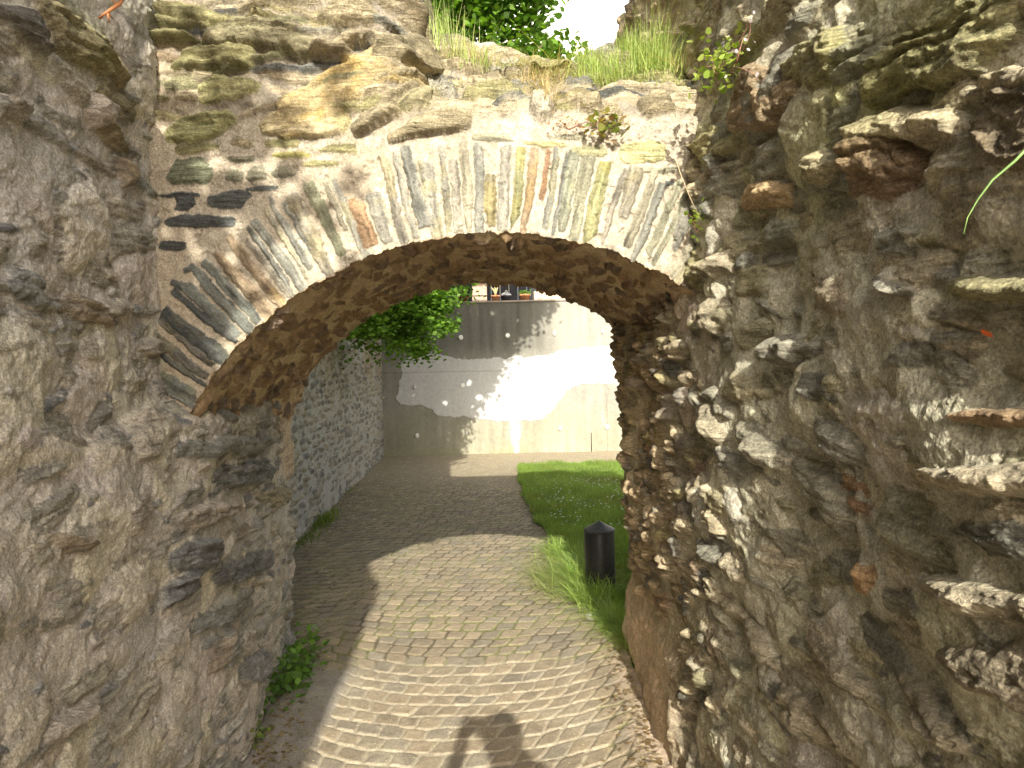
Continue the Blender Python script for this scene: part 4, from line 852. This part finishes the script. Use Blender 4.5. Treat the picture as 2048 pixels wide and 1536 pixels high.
# lidded black grill
x0, x1 = on_wall(1002), on_wall(1023); cx, rr = (x0 + x1) / 2, (x1 - x0) / 2; z0 = ZC + .029
root = empty('kettle_grill', (cx, 12.66, z0)); tag(root, 'small black round kettle grill with a pale rim between two terracotta pots', 'grill')
bm = bmesh.new(); lathe(bm, [(rr * .5, z0), (rr * .9, z0 + .04), (rr, z0 + .09), (rr, z0 + .10)], 28, (cx, 12.66)); obj('bowl', bm, plain('black_enamel', (.02, .022, .027), .3), root)
bm = bmesh.new(); lathe(bm, [(rr * 1.04, z0 + .10), (rr * 1.05, z0 + .11), (rr * .9, z0 + .135), (rr * .5, z0 + .155), (.01, z0 + .16)], 28, (cx, 12.66)); obj('lid', bm, plain('grey_enamel', (.30, .31, .32), .35), root)
bm = bmesh.new(); tube(bm, [(cx - .02, 12.62, z0 + .155), (cx - .01, 12.6, z0 + .18), (cx + .02, 12.6, z0 + .18), (cx + .03, 12.62, z0 + .155)], [.005] * 4, 6); obj('handle', bm, plain('handle_pale', (.6, .58, .5)), root)
# tiles
def tile_mat():
    m, t, p = new_mat('pink_tiles'); N = t.nodes.new; Lk = t.links.new; g = N('ShaderNodeTexCoord'); b = N('ShaderNodeTexBrick')
    b.offset = 0; b.inputs['Scale'].default_value = 1; b.inputs['Brick Width'].default_value = .055; b.inputs['Row Height'].default_value = .055; b.inputs['Mortar Size'].default_value = .003
    b.inputs['Color1'].default_value = (.56, .38, .28, 1); b.inputs['Color2'].default_value = (.50, .34, .25, 1); b.inputs['Mortar'].default_value = (.14, .09, .07, 1)
    mp = N('ShaderNodeMapping'); mp.inputs['Rotation'].default_value = (math.pi / 2, 0, 0); Lk(g.outputs['Object'], mp.inputs[0]); Lk(mp.outputs[0], b.inputs[0]); Lk(b.outputs[0], p.inputs['Base Color']); p.inputs['Roughness'].default_value = .5; return m
TM = tile_mat()
x0, x1 = on_wall(945, 12.7), on_wall(974, 12.7)
root = empty('tiled_pillar', ((x0 + x1) / 2, 12.8, ZC)); tag(root, 'square pillar clad in small pink tiles above a plain base on the wall top', 'pillar')
bm = bmesh.new(); box(bm, x0, x1, 12.66, 12.92, ZC + .029, ZC + .13); obj('base', bm, plain('pink_render', (.50, .36, .28)), root, smooth=False)
bm = bmesh.new(); box(bm, x0 - .008, x1 + .008, 12.652, 12.928, ZC + .13, ZC + .143); obj('band', bm, plain('dark_band', (.12, .08, .06)), root, smooth=False)
bm = bmesh.new(); box(bm, x0, x1, 12.66, 12.92, ZC + .143, ZC + .75); obj('tiled_shaft', bm, TM, root, smooth=False, bevel=.008)
x0, x1 = on_wall(1068, 12.7), on_wall(1150, 12.7)
root = empty('tiled_parapet', ((x0 + x1) / 2, 12.8, ZC)); tag(root, 'low parapet of large pinkish tiles at the right end of the pots', 'parapet')
bm = bmesh.new(); box(bm, x0, x1, 12.70, 12.85, ZC + .029, ZC + .20); obj('parapet_body', bm, plain('pink_tile_large', (.56, .40, .30), .6), root, smooth=False, bevel=.006)
for k in range(5):
    bm = bmesh.new(); xx = x0 + .16 * (k + 1) - .02; box(bm, xx, xx + .006, 12.6965, 12.6995, ZC + .03, ZC + .2); obj('tile_joint', bm, bpy.data.materials.get('joint') or plain('joint', (.2, .13, .1)), root, smooth=False)
# added fence; its near black colour stands for the shade behind the pots
root = empty('added_dark_fence', (0, 13.6, 2.56)); tag(root, 'made-up boarded fence, near black to stand in for the shade behind the flower pots', 'fence')
bm = bmesh.new()
for k in range(34): box(bm, -2.9 + k * .17, -2.9 + k * .17 + .155, 13.6, 13.625, 2.6, 4.3 + random.uniform(-.02, .02))
obj('boards', bm, plain('shade_dark_wood', (.030, .033, .038), .8, var=.4), root, smooth=False)
first = None
for k in range(4):
    if first is None:
        bm = bmesh.new(); box(bm, -.045, .045, -.045, .045, 0, 1.75); first = obj('post', bm, plain('shade_dark_post', (.03, .03, .033)), None, smooth=False); a = first
    else: a = first.copy(); COL.objects.link(a)
    a.parent = root; a.matrix_parent_inverse = Matrix.Translation(-root.location); a.location = (-2.7 + k * 1.85, 13.68, 2.56)

# ------------------------------------------------------------------ tree beyond the arch
def limb(bm, p0, p1, r0, r1, seed, n=9, wob=.12):
    r = random.Random(seed); p0, p1 = Vector(p0), Vector(p1); L = (p1 - p0).length; pts = []; rs = []
    for k in range(n):
        t = k / (n - 1); pts.append(p0.lerp(p1, t) + Vector((r.uniform(-1, 1), r.uniform(-1, 1), r.uniform(-.5, .5) + math.sin(t * math.pi) * 1.2)) * wob * L * .3 * (t * (1 - t) * 3 + .1)); rs.append(r0 + (r1 - r0) * t)
    tube(bm, pts, rs, 8); return pts
SLX, SLZ = .055, .4986
def build_tree():
    root = empty('leafy_tree', (-3.1, 8.8, 0)); tag(root, 'broad leaved green tree whose crown hangs over the garden wall beyond the arch', 'tree')
    bm = bmesh.new(); limb(bm, (-3.1, 8.8, -.1), (-2.9, 8.6, 3.2), .17, .13, 1, wob=.08); obj('trunk', bm, M_BARK, root)
    bm = bmesh.new(); tips = [(-1.6, 8.0, 2.4), (-.9, 8.0, 3.2), (.2, 8.0, 4.4), (.6, 8.1, 5.3), (-.4, 8, 5.6), (-1.7, 8.2, 5.9), (-3.2, 8.5, 6.4), (-4.4, 9, 5.4), (-1.2, 7.8, 2.0)]
    for k, tp in enumerate(tips):
        ps = limb(bm, (-2.95, 8.65, 2.2 + .12 * k), tp, .06, .012, 20 + k)
        for j in range(5):
            q = ps[3 + j]; rr = random.Random(k * 9 + j); limb(bm, q, (q.x + rr.uniform(-.5, .7), q.y + rr.uniform(-.5, .5), q.z + rr.uniform(-.5, .6)), .014, .004, 90 + k * 7 + j, n=5)
    obj('limbs', bm, M_BARK, root)
    r = np.random.default_rng(33); cl = []
    while len(cl) < 2700:
        x = r.uniform(-5.2, .95); yr = 1.0 if x > -1.4 else 1.6; y = 8.1 + r.uniform(-1, 1) * yr * .7; z = r.uniform(1.7, 6.6)
        z += 0
        jag = .22 * float(vn(np.array([x * 2.2]), np.array([y * 1.5 + 3]), 9)[0])
        dy = (y - 8.0) * SLZ * -1     # same boundary as seen along the light
        if x < -1.0: lo = 2.02 + .22 * math.sin(x * 3.1) if x > -1.9 else 2.1
        else: lo = 2.3 + (x + 1.0) * 1.42
        hi = 6.4 - .9 * max(0, x + .3) ** 2 - .25 * max(0, -x - 3.5) ** 2
        if z - dy < lo + jag or z > hi: continue
        if x > .46 and z > 4.95: continue
        if r.random() < .12 + .1 * (x > -.6) and z > lo + .4: 
            pass
        cl.append((x, y, z))
    cl = np.array(cl)
    # hanging lit spray in front of the concrete wall
    ex = []
    for px, py, k, s in [(760, 640, 22, 30), (720, 655, 14, 18), (820, 610, 26, 28), (870, 605, 14, 18), (800, 650, 20, 30), (850, 640, 12, 22), (740, 620, 16, 24), (790, 600, 14, 26), (885, 585, 10, 16), (840, 700, 8, 14), (812, 680, 8, 16), (890, 655, 4, 10)]:
        for _ in range(k):
            p = at_Y(px + r.normal() * s * .8, py + r.normal() * s * .55, 8.0 + r.normal() * .25); ex.append(p)
    ex = np.array(ex)
    def grow(C, n, sp, seed):
        rr = np.random.default_rng(seed); P = np.repeat(C, n, 0) + rr.normal(size=(len(C) * n, 3)) * sp; return P
    P = np.concatenate([grow(cl, 46, (.14, .14, .08), 5), grow(ex, 44, (.07, .09, .04), 6)])
    # light gap that keeps the pots in the sun
    d = 12.66 - P[:, 1]; zx = P[:, 2] - d * SLZ; xx = P[:, 0] - d * SLX
    gap = (zx > 2.72) & (zx < 3.0) & (xx > -.78) & (xx < .9); P = P[~gap]
    zx = P[:, 2] - (YC - P[:, 1]) * SLZ; xx = P[:, 0] - (YC - P[:, 1]) * SLX
    g2 = np.zeros(len(P), bool)
    for (px, py, s) in [(1080, 740, .0), (890, 805, .08), (940, 765, .07), (960, 795, .08), (945, 812, .05), (828, 790, .04), (855, 790, .04), (990, 690, .05), (1180, 840, .2), (985, 625, .05), (1035, 640, .05)]:
        q = at_Y(px, py, YC)
        if s: g2 |= ((zx - q[2]) ** 2 + (xx - q[0]) ** 2) < (s * .8 * (1 + .5 * vn(zx * 9, xx * 9, 3))) ** 2
    P = P[~g2]
    n = len(P); rr = np.random.default_rng(8)
    V = leaves(P, rr.uniform(.055, .095, n) * np.where(P[:, 2] < 2.8, .68, 1.0), seed=9, droop=.45, flat=.6)
    lo = V.min(axis=1)[:, 2] > 1.55; V = V[lo]; n = len(V)
    soup_mesh('crown', V, 6, M_LEAF, lcol(n, (.065, .145, .018), (.17, .30, .04), 10, .35), root)
build_tree()
# second, farther crown seen above the broken top
def build_back_tree():
    root = empty('garden_tree', (-5.5, 17, 2.5)); tag(root, 'dark green tree standing farther back behind the leafy crown, on the terrace', 'tree')
    bm = bmesh.new(); limb(bm, (-5.0, 17, 2.4), (-4.6, 17, 6), .2, .1, 4); obj('trunk', bm, M_BARK, root)
    r = np.random.default_rng(44); C = r.normal(size=(260, 3)); C /= np.linalg.norm(C, axis=1, keepdims=True); C *= r.uniform(.5, 1, (260, 1)) * np.array((2.6, 2, 2.3)); C += np.array((-4.4, 17, 6.6))
    P = np.repeat(C, 60, 0) + r.normal(size=(260 * 60, 3)) * .24; n = len(P)
    soup_mesh('crown', leaves(P, r.uniform(.09, .14, n), seed=12), 6, M_LEAF, lcol(n, (.04, .09, .015), (.08, .15, .03), 13), root)
build_back_tree()
# tree behind the viewer that dapples the face of the arch
def build_dapple_tree():
    root = empty('roadside_tree', (-2.9, -4.7, 0)); tag(root, 'slender tree behind the viewer whose leaves dapple the left of the arch face', 'tree')
    bm = bmesh.new(); limb(bm, (-2.9, -4.7, 0), (-2.3, -4.6, 5.2), .12, .08, 2, wob=.05); obj('trunk', bm, M_BARK, root)
    bm = bmesh.new()
    def lift(px, py, Yf=2.5, Yt=-0.9):
        p = at_Y(px, py, Yf); return Vector((p[0] + (Yf - Yt) * SLX, Yt, p[2] + (Yf - Yt) * SLZ))
    for a, b in [((330, 200), (690, 250)), ((330, 420), (600, 470)), ((330, 90), (560, 150)), ((330, 560), (500, 560))]:
        limb(bm, (-2.35, -4.6, 5.2), lift(*a), .022, .008, hash(a) % 97); limb(bm, lift(*a), lift(*b), .007, .003, hash(b) % 91, wob=.08)
    for px, y0, y1 in [(568, 120, 290), (676, 130, 330), (570, 290, 360)]:
        tube(bm, [lift(px, y0), lift(px + 3, (y0 + y1) / 2), lift(px, y1)], [.005, .004, .003], 6)
    obj('limbs', bm, M_BARK, root)
    r = np.random.default_rng(55); C = []
    blobs = [(340, 120, 60, 40, 10), (350, 230, 60, 50, 26), (420, 210, 40, 40, 12), (480, 215, 40, 40, 18), (500, 260, 40, 30, 16), (530, 240, 30, 40, 12), (410, 300, 60, 30, 14), (360, 360, 50, 40, 26), (430, 400, 50, 40, 18),
             (480, 440, 40, 40, 14), (540, 430, 36, 30, 14), (600, 430, 26, 30, 8), (690, 370, 12, 16, 3), (690, 150, 10, 20, 3), (672, 180, 12, 12, 3), (560, 140, 20, 14, 5), (570, 60, 14, 26, 4), (700, 225, 16, 16, 3), (350, 480, 40, 50, 24),
             (420, 500, 40, 40, 14), (500, 520, 34, 34, 12), (540, 560, 24, 30, 6), (370, 600, 40, 50, 26), (430, 600, 30, 40, 12), (480, 590, 24, 30, 6), (360, 700, 40, 60, 30), (400, 730, 30, 40, 16), (440, 660, 24, 24, 6),
             (340, 780, 40, 30, 20), (530, 300, 24, 20, 5), (610, 310, 16, 20, 3), (330, 40, 50, 30, 8), (650, 420, 12, 14, 2), (705, 520, 10, 10, 1), (590, 380, 14, 14, 3)]
    for px, py, sx, sy, k in blobs:
        for _ in range(int(k * .36 + .75)): C.append(lift(px + r.normal() * sx * .75, py + r.normal() * sy * .75, Yt=-0.95 + r.normal() * .25))
    C = np.array([tuple(c) for c in C]); P = np.repeat(C, 8, 0) + r.normal(size=(len(C) * 8, 3)) * (.022, .04, .020); n = len(P)
    soup_mesh('crown', leaves(P, r.uniform(.05, .08, n), seed=14, droop=.6, flat=1.2), 6, M_LEAF, lcol(n, (.06, .14, .02), (.11, .2, .03), 15), root)
build_dapple_tree()

# ------------------------------------------------------------------ plants on the walls
def face_pt(px, py):
    u, t = FACE_L(px, py); p = face_base(np.array([u]), np.array([t]))[0]; return p
def wall_pt(L, base, px, py, out):
    u, t = L(px, py); p = base(np.array([[u]]), np.array([[t]]))[0, 0]; return p + np.array(out)
r = np.random.default_rng(71)
def tuft(name, label, cat, spots, n, hpx, cols, width=(.0025, .0045), lean=.35, seed=1, kind=None, dz=0.02, curl=.5, group=None):
    B = []; H = []
    for k in range(n):
        (x0, y0, x1, y1, hm) = spots[r.integers(len(spots))]; t = r.random(); p = face_pt(x0 + (x1 - x0) * t + r.normal() * 6, y0 + (y1 - y0) * t + r.normal() * 4); D = p[1]
        B.append((p[0], p[1] - .03 + r.normal() * .04, p[2] + dz)); H.append(hm * r.uniform(.35, 1.05) / F_PX * D)
    V = blades(np.array(B), np.array(H), r.uniform(*width, n), np.abs(r.normal(size=n)) * lean, curl=curl, seed=seed, nseg=4)
    o = soup_mesh(name, V, 4, M_GRASS, bcol(n, 4, *cols, seed)); tag(o, label, cat, group, kind); return o
tuft('wall_top_grass', 'bright green grass growing thick along the right half of the broken wall top', 'grass', [(1140, 178, 1240, 178, 80), (1230, 172, 1360, 170, 95), (1270, 168, 1340, 160, 150), (1240, 100, 1280, 96, 60), (1150, 150, 1230, 165, 50)], 1100, 90, ((.20, .32, .06), (.42, .48, .16)), width=(.0018, .0036), seed=2, kind='stuff', lean=.42)
tuft('thin_grass_tuft', 'thin pale grass tuft rising from the left of the gap, before the green tree', 'grass', [(860, 110, 960, 150, 110), (870, 90, 900, 100, 90), (930, 150, 975, 160, 60)], 240, 90, ((.24, .38, .08), (.48, .50, .22)), width=(.002, .0035), seed=3, kind='stuff', lean=.3)
tuft('dry_grass', 'straw coloured dry grass clumps hanging on the rubble below the gap', 'grass', [(1050, 190, 1100, 200, 40), (1080, 215, 1110, 240, 60), (920, 145, 1000, 150, 40), (1320, 170, 1380, 165, 50), (1040, 170, 1140, 180, 50)], 520, 60, ((.46, .34, .17), (.56, .46, .26)), width=(.0018, .003), seed=4, kind='stuff', lean=.9, curl=1.2, dz=.03)
tuft('low_wall_weeds', 'low grey green weeds spread over the middle of the ledge', 'weeds', [(960, 150, 1140, 175, 30), (1180, 185, 1360, 190, 18), (1190, 180, 1350, 175, 30)], 700, 40, ((.22, .30, .08), (.40, .40, .18)), width=(.002, .004), seed=5, kind='stuff', lean=.8)
def leafy(name, label, cat, p, n, sp, size, c1, c2, seed, shape=LEAF6, stems=8, mat=M_LEAF, scol=(.25, .12, .08)):
    root = empty(name, tuple(p)); tag(root, label, cat); rr = np.random.default_rng(seed)
    P = np.array(p) + rr.normal(size=(n, 3)) * sp
    soup_mesh('leaves', leaves(P, rr.uniform(*size, n), seed=seed, shape=shape, flat=.9), 6, mat, lcol(n, c1, c2, seed), root)
    bm = bmesh.new()
    for k in range(stems):
        q = P[rr.integers(n)]; m = (np.array(p) + q) / 2 + rr.normal(size=3) * np.array(sp) * .4; tube(bm, [tuple(np.array(p) - (0, 0, sp[2])), tuple(m), tuple(q)], [.0012, .001, .0006], 5)
    obj('stems', bm, plain('stem_' + name, scol, .7), root); return root
p = face_pt(1207, 252) + np.array([0, -.05, 0]); leafy('wall_pennywort', 'small round leaved plant with reddish leaves growing just above the arch ring', 'plant', p, 60, (.045, .02, .03), (.016, .026), (.20, .30, .06), (.30, .16, .08), 21, LEAFR)
p = face_pt(1135, 258) + np.array([0, -.04, 0]); leafy('red_seedling', 'tiny reddish sprigs left of the round leaved plant', 'plant', p, 40, (.04, .015, .015), (.006, .011), (.42, .18, .12), (.36, .28, .12), 22, LEAF6)
p = wall_pt(RIGHT_L, right_base, 1500, 130, (-.10, 0, 0)); leafy('creeping_toadflax', 'trailing plant with rounded leaves and tiny lilac flowers high on the right wall', 'plant', p, 110, (.03, .09, .035), (.014, .026), (.22, .33, .06), (.34, .40, .10), 23, LEAFR, stems=14, scol=(.36, .22, .14))
p = wall_pt(RIGHT_L, right_base, 1560, 100, (-.12, 0, 0)); leafy('lilac_flowers', 'tiny lilac flowers among the trailing leaves high on the right wall', 'flowers', p, 16, (.02, .07, .04), (.008, .012), (.62, .52, .66), (.7, .66, .74), 24, LEAFR, stems=5, scol=(.4, .2, .15))
p = wall_pt(RIGHT_L, right_base, 1435, 440, (-.07, 0, 0)); leafy('small_fern_sprig', 'little bright green sprig in the shaded joint beside the right end of the arch', 'plant', p, 26, (.015, .03, .03), (.012, .02), (.24, .36, .05), (.3, .4, .08), 25, LEAFR)
p = ground(590, 1375); p = np.array([p[0] - .03, p[1], .10]); leafy('wall_foot_weed', 'bushy green weed at the foot of the left wall by the edge of the sun', 'weed', p, 420, (.06, .16, .05), (.025, .05), (.07, .15, .03), (.13, .24, .05), 26, LEAF6, stems=26, scol=(.12, .2, .05))
p = ground(512, 1490); p = np.array([p[0] + .0, p[1], .05]); leafy('gutter_weed', 'small weed in the gutter at the bottom left, nearest the viewer', 'weed', p, 60, (.02, .05, .03), (.018, .03), (.10, .18, .04), (.2, .24, .06), 27, LEAF6, scol=(.15, .2, .05))
for k, (px, py, n, h, lab) in enumerate([(648, 1045, 130, .10, 'grassy weed at the foot of the garden wall beyond the arch'), (608, 1082, 70, .06, 'low yellowish weed where the garden wall meets the arch jamb'), (690, 985, 50, .05, 'thin line of small weeds farther along the garden wall')]):
    c = ground(px, py); n_ = n * 2; B = np.stack([c[0] + r.normal(size=n_) * .05, c[1] + r.normal(size=n_) * .22, np.full(n_, .005)], -1)
    o = soup_mesh('wall_weeds', blades(B, r.uniform(.4, 1.3, n_) * h, r.uniform(.006, .012, n_), np.abs(r.normal(size=n_)) * .5, seed=30 + k, nseg=3), 4, M_GRASS, bcol(n_, 3, (.09, .17, .03), (.22, .27, .06), 31)); tag(o, lab, 'weeds')
# twigs and single stems
def stem(name, label, cat, pts, rad_, col, br=0):
    bm = bmesh.new(); tube(bm, pts, [rad_ * (1 - .7 * k / (len(pts) - 1)) for k in range(len(pts))], 6)
    for k in range(br):
        q = Vector(pts[1 + k % (len(pts) - 1)]); tube(bm, [q, q + Vector((random.uniform(-.02, .02), random.uniform(-.02, .02), random.uniform(-.02, .02)))], [rad_ * .5, rad_ * .2], 5)
    o = obj(name, bm, plain('m_' + name, col, .6)); tag(o, label, cat); return o
P_ = lambda px, py, Y: tuple(at_Y(px, py, Y))
stem('grass_stem', 'single long curved green grass blade hanging across the right wall', 'grass blade', [P_(2075, 275, .68), P_(2030, 322, .69), P_(1985, 360, .70), P_(1955, 400, .71), P_(1935, 435, .72), P_(1927, 468, .72)], .0016, (.22, .36, .12))
stem('dry_twig', 'orange brown dry twig poking into the top left corner', 'twig', [P_(262, -25, 1.5), P_(238, 8, 1.5), P_(215, 24, 1.5), P_(197, 36, 1.5)], .006, (.50, .22, .10), 5)
stem('straw_stem', 'thin straw stalk dangling at the right end of the arch', 'straw', [P_(1350, 315, 2.32), P_(1362, 350, 2.30), P_(1382, 400, 2.28), P_(1402, 440, 2.27)], .0016, (.55, .45, .28))
p = wall_pt(RIGHT_L, right_base, 2033, 665, (-.045, 0, 0)); rr_ = leaves(np.array([p]), np.array([.022]), seed=5); o = soup_mesh('fallen_leaf', rr_, 6, M_LEAF, np.array([(.50, .10, .03)])); tag(o, 'single red leaf caught on the right wall at the right edge', 'leaf')

# ------------------------------------------------------------------ the photographer (behind the lens; casts the shadow on the setts)
def build_person():
    J = {}; E = []
    def j(n, p, rr_): J[n] = (Vector(p), rr_)
    hx, hy = .135, -.27
    j('pelvis', (.15, -.40, .95), (.155, .12)); j('waist', (.15, -.40, 1.10), (.135, .105)); j('chest', (.145, -.38, 1.27), (.155, .11)); j('collar', (.14, -.36, 1.39), (.10, .075))
    j('neck', (.138, -.32, 1.455), (.055, .055)); j('jaw', (.136, hy - .01, 1.53), (.062, .070)); j('skull', (.135, hy - .02, 1.62), (.078, .092)); j('crown', (.135, hy - .025, 1.68), (.060, .070))
    for s, n in ((-1, 'l'), (1, 'r')):
        j('sh' + n, (.14 + s * .17, -.37, 1.37), (.062, .062))
        j('el' + n, ((-.165, -.27, 1.20) if s < 0 else (.43, -.20, 1.30)), (.048, .048)); j('wr' + n, ((-.045, -.10, 1.53) if s < 0 else (.120, -.12, 1.54)), (.030, .030)); j('ha' + n, ((-.045, -.075, 1.580) if s < 0 else (.095, -.085, 1.590)), (.034, .018))
        j('hip' + n, (.15 + s * .095, -.40, .88), (.095, .10)); j('kn' + n, (.15 + s * .11, -.38, .49), (.058, .062)); j('an' + n, (.15 + s * .12, -.42, .09), (.040, .045)); j('to' + n, (.15 + s * .14, -.27, .04), (.042, .030))
        E += [('collar', 'sh' + n), ('sh' + n, 'el' + n), ('el' + n, 'wr' + n), ('wr' + n, 'ha' + n), ('pelvis', 'hip' + n), ('hip' + n, 'kn' + n), ('kn' + n, 'an' + n), ('an' + n, 'to' + n)]
        # fingers and thumb closing on the camera
        sg = 1 if s < 0 else -1; hb = J['ha' + n][0]
        for f, (dz, ln) in enumerate([(.022, .9), (.008, 1.0), (-.006, .95), (-.020, .75)]):
            a, b, c = ('f%d%s%d' % (f, n, q) for q in range(3))
            j(a, hb + Vector((sg * .004, .020, dz)), (.010, .010)); j(b, hb + Vector((sg * .016 * ln, .044 * ln, dz)), (.0088, .0088)); j(c, hb + Vector((sg * .040 * ln, .048 * ln, dz)), (.0075, .0075)); E += [('ha' + n, a), (a, b), (b, c)]
        j('t1' + n, hb + Vector((sg * .018, -.006, .020)), (.011, .011)); j('t2' + n, hb + Vector((sg * .036, .002, .026)), (.009, .009)); E += [('ha' + n, 't1' + n), ('t1' + n, 't2' + n)]
    E += [('pelvis', 'waist'), ('waist', 'chest'), ('chest', 'collar'), ('collar', 'neck'), ('neck', 'jaw'), ('jaw', 'skull'), ('skull', 'crown')]
    names = list(J); me = bpy.data.meshes.new('person_body'); me.from_pydata([J[n][0] for n in names], [(names.index(a), names.index(b)) for a, b in E], [])
    o = bpy.data.objects.new('person', me); COL.objects.link(o)
    bm = bmesh.new(); bm.from_mesh(me); sl = bm.verts.layers.skin.verify(); bm.verts.ensure_lookup_table()
    for i, n in enumerate(names):
        bm.verts[i][sl].radius = J[n][1]; bm.verts[i][sl].use_root = (n == 'pelvis')
    bm.to_mesh(me); bm.free()
    sk = o.modifiers.new('skin', 'SKIN'); sk.use_smooth_shade = True; ss = o.modifiers.new('sub', 'SUBSURF'); ss.levels = ss.render_levels = 2
    dg = bpy.context.evaluated_depsgraph_get(); ev = bpy.data.meshes.new_from_object(o.evaluated_get(dg)); o.modifiers.clear(); o.data = ev; o.name = 'person'
    for m in (plain('skin', (.50, .32, .23), .55), plain('jacket', (.06, .08, .12), .9), plain('jeans', (.05, .07, .13), .9), plain('shoes', (.04, .03, .03), .6)): ev.materials.append(m)
    for f in ev.polygons:
        c = f.center; f.use_smooth = True
        f.material_index = 3 if c.z < .10 else 2 if c.z < .98 else (1 if (c.z < 1.43 or (c.y > -.25 and c.z < 1.50 and abs(c.x - .13) > .07)) else 0)
    tag(o, 'person in a dark jacket raising a camera, whose shadow falls on the near setts', 'person')
    bm = bmesh.new(); bmesh.ops.create_uvsphere(bm, u_segments=24, v_segments=14, radius=1)
    for v in list(bm.verts): v.co = Vector((.135 + v.co.x * .092, hy - .038 + v.co.y * .108, 1.655 + v.co.z * .095))
    bmesh.ops.delete(bm, geom=[v for v in bm.verts if v.co.z < 1.56 or (v.co.y > hy + .035 and v.co.z < 1.69)], context='VERTS')
    h = obj('hair', bm, plain('hair', (.05, .035, .02), .8)); h.parent = o; o.location.x = -.03
    for s in (-1, 1):
        bm = bmesh.new(); bmesh.ops.create_uvsphere(bm, u_segments=10, v_segments=8, radius=1)
        for v in bm.verts: v.co = Vector((.135 + s * .030 + v.co.x * .012, hy + .062 + v.co.y * .010, 1.625 + v.co.z * .010))
        e = obj('eye', bm, plain('eye_white', (.7, .7, .7), .3)); e.parent = o
    bm = bmesh.new(); tube(bm, [(.135, hy + .066, 1.615), (.135, hy + .088, 1.585), (.135, hy + .070, 1.575)], [.008, .014, .009], 8); e = obj('nose', bm, bpy.data.materials['skin']); e.parent = o
    root = empty('handheld_camera', (0, -.05, 1.56)); tag(root, 'compact black camera held up in both hands by the person', 'camera')
    bm = bmesh.new(); box(bm, -.050, .075, -.075, -.045, 1.540, 1.605); obj('camera_body', bm, plain('camera_black', (.03, .03, .03), .5), root, smooth=False, bevel=.004)
    bm = bmesh.new(); tube(bm, [(0, -.045, 1.575), (0, -.028, 1.575)], [.022, .020], 20); obj('lens', bm, bpy.data.materials['camera_black'], root, smooth=False)
build_person()
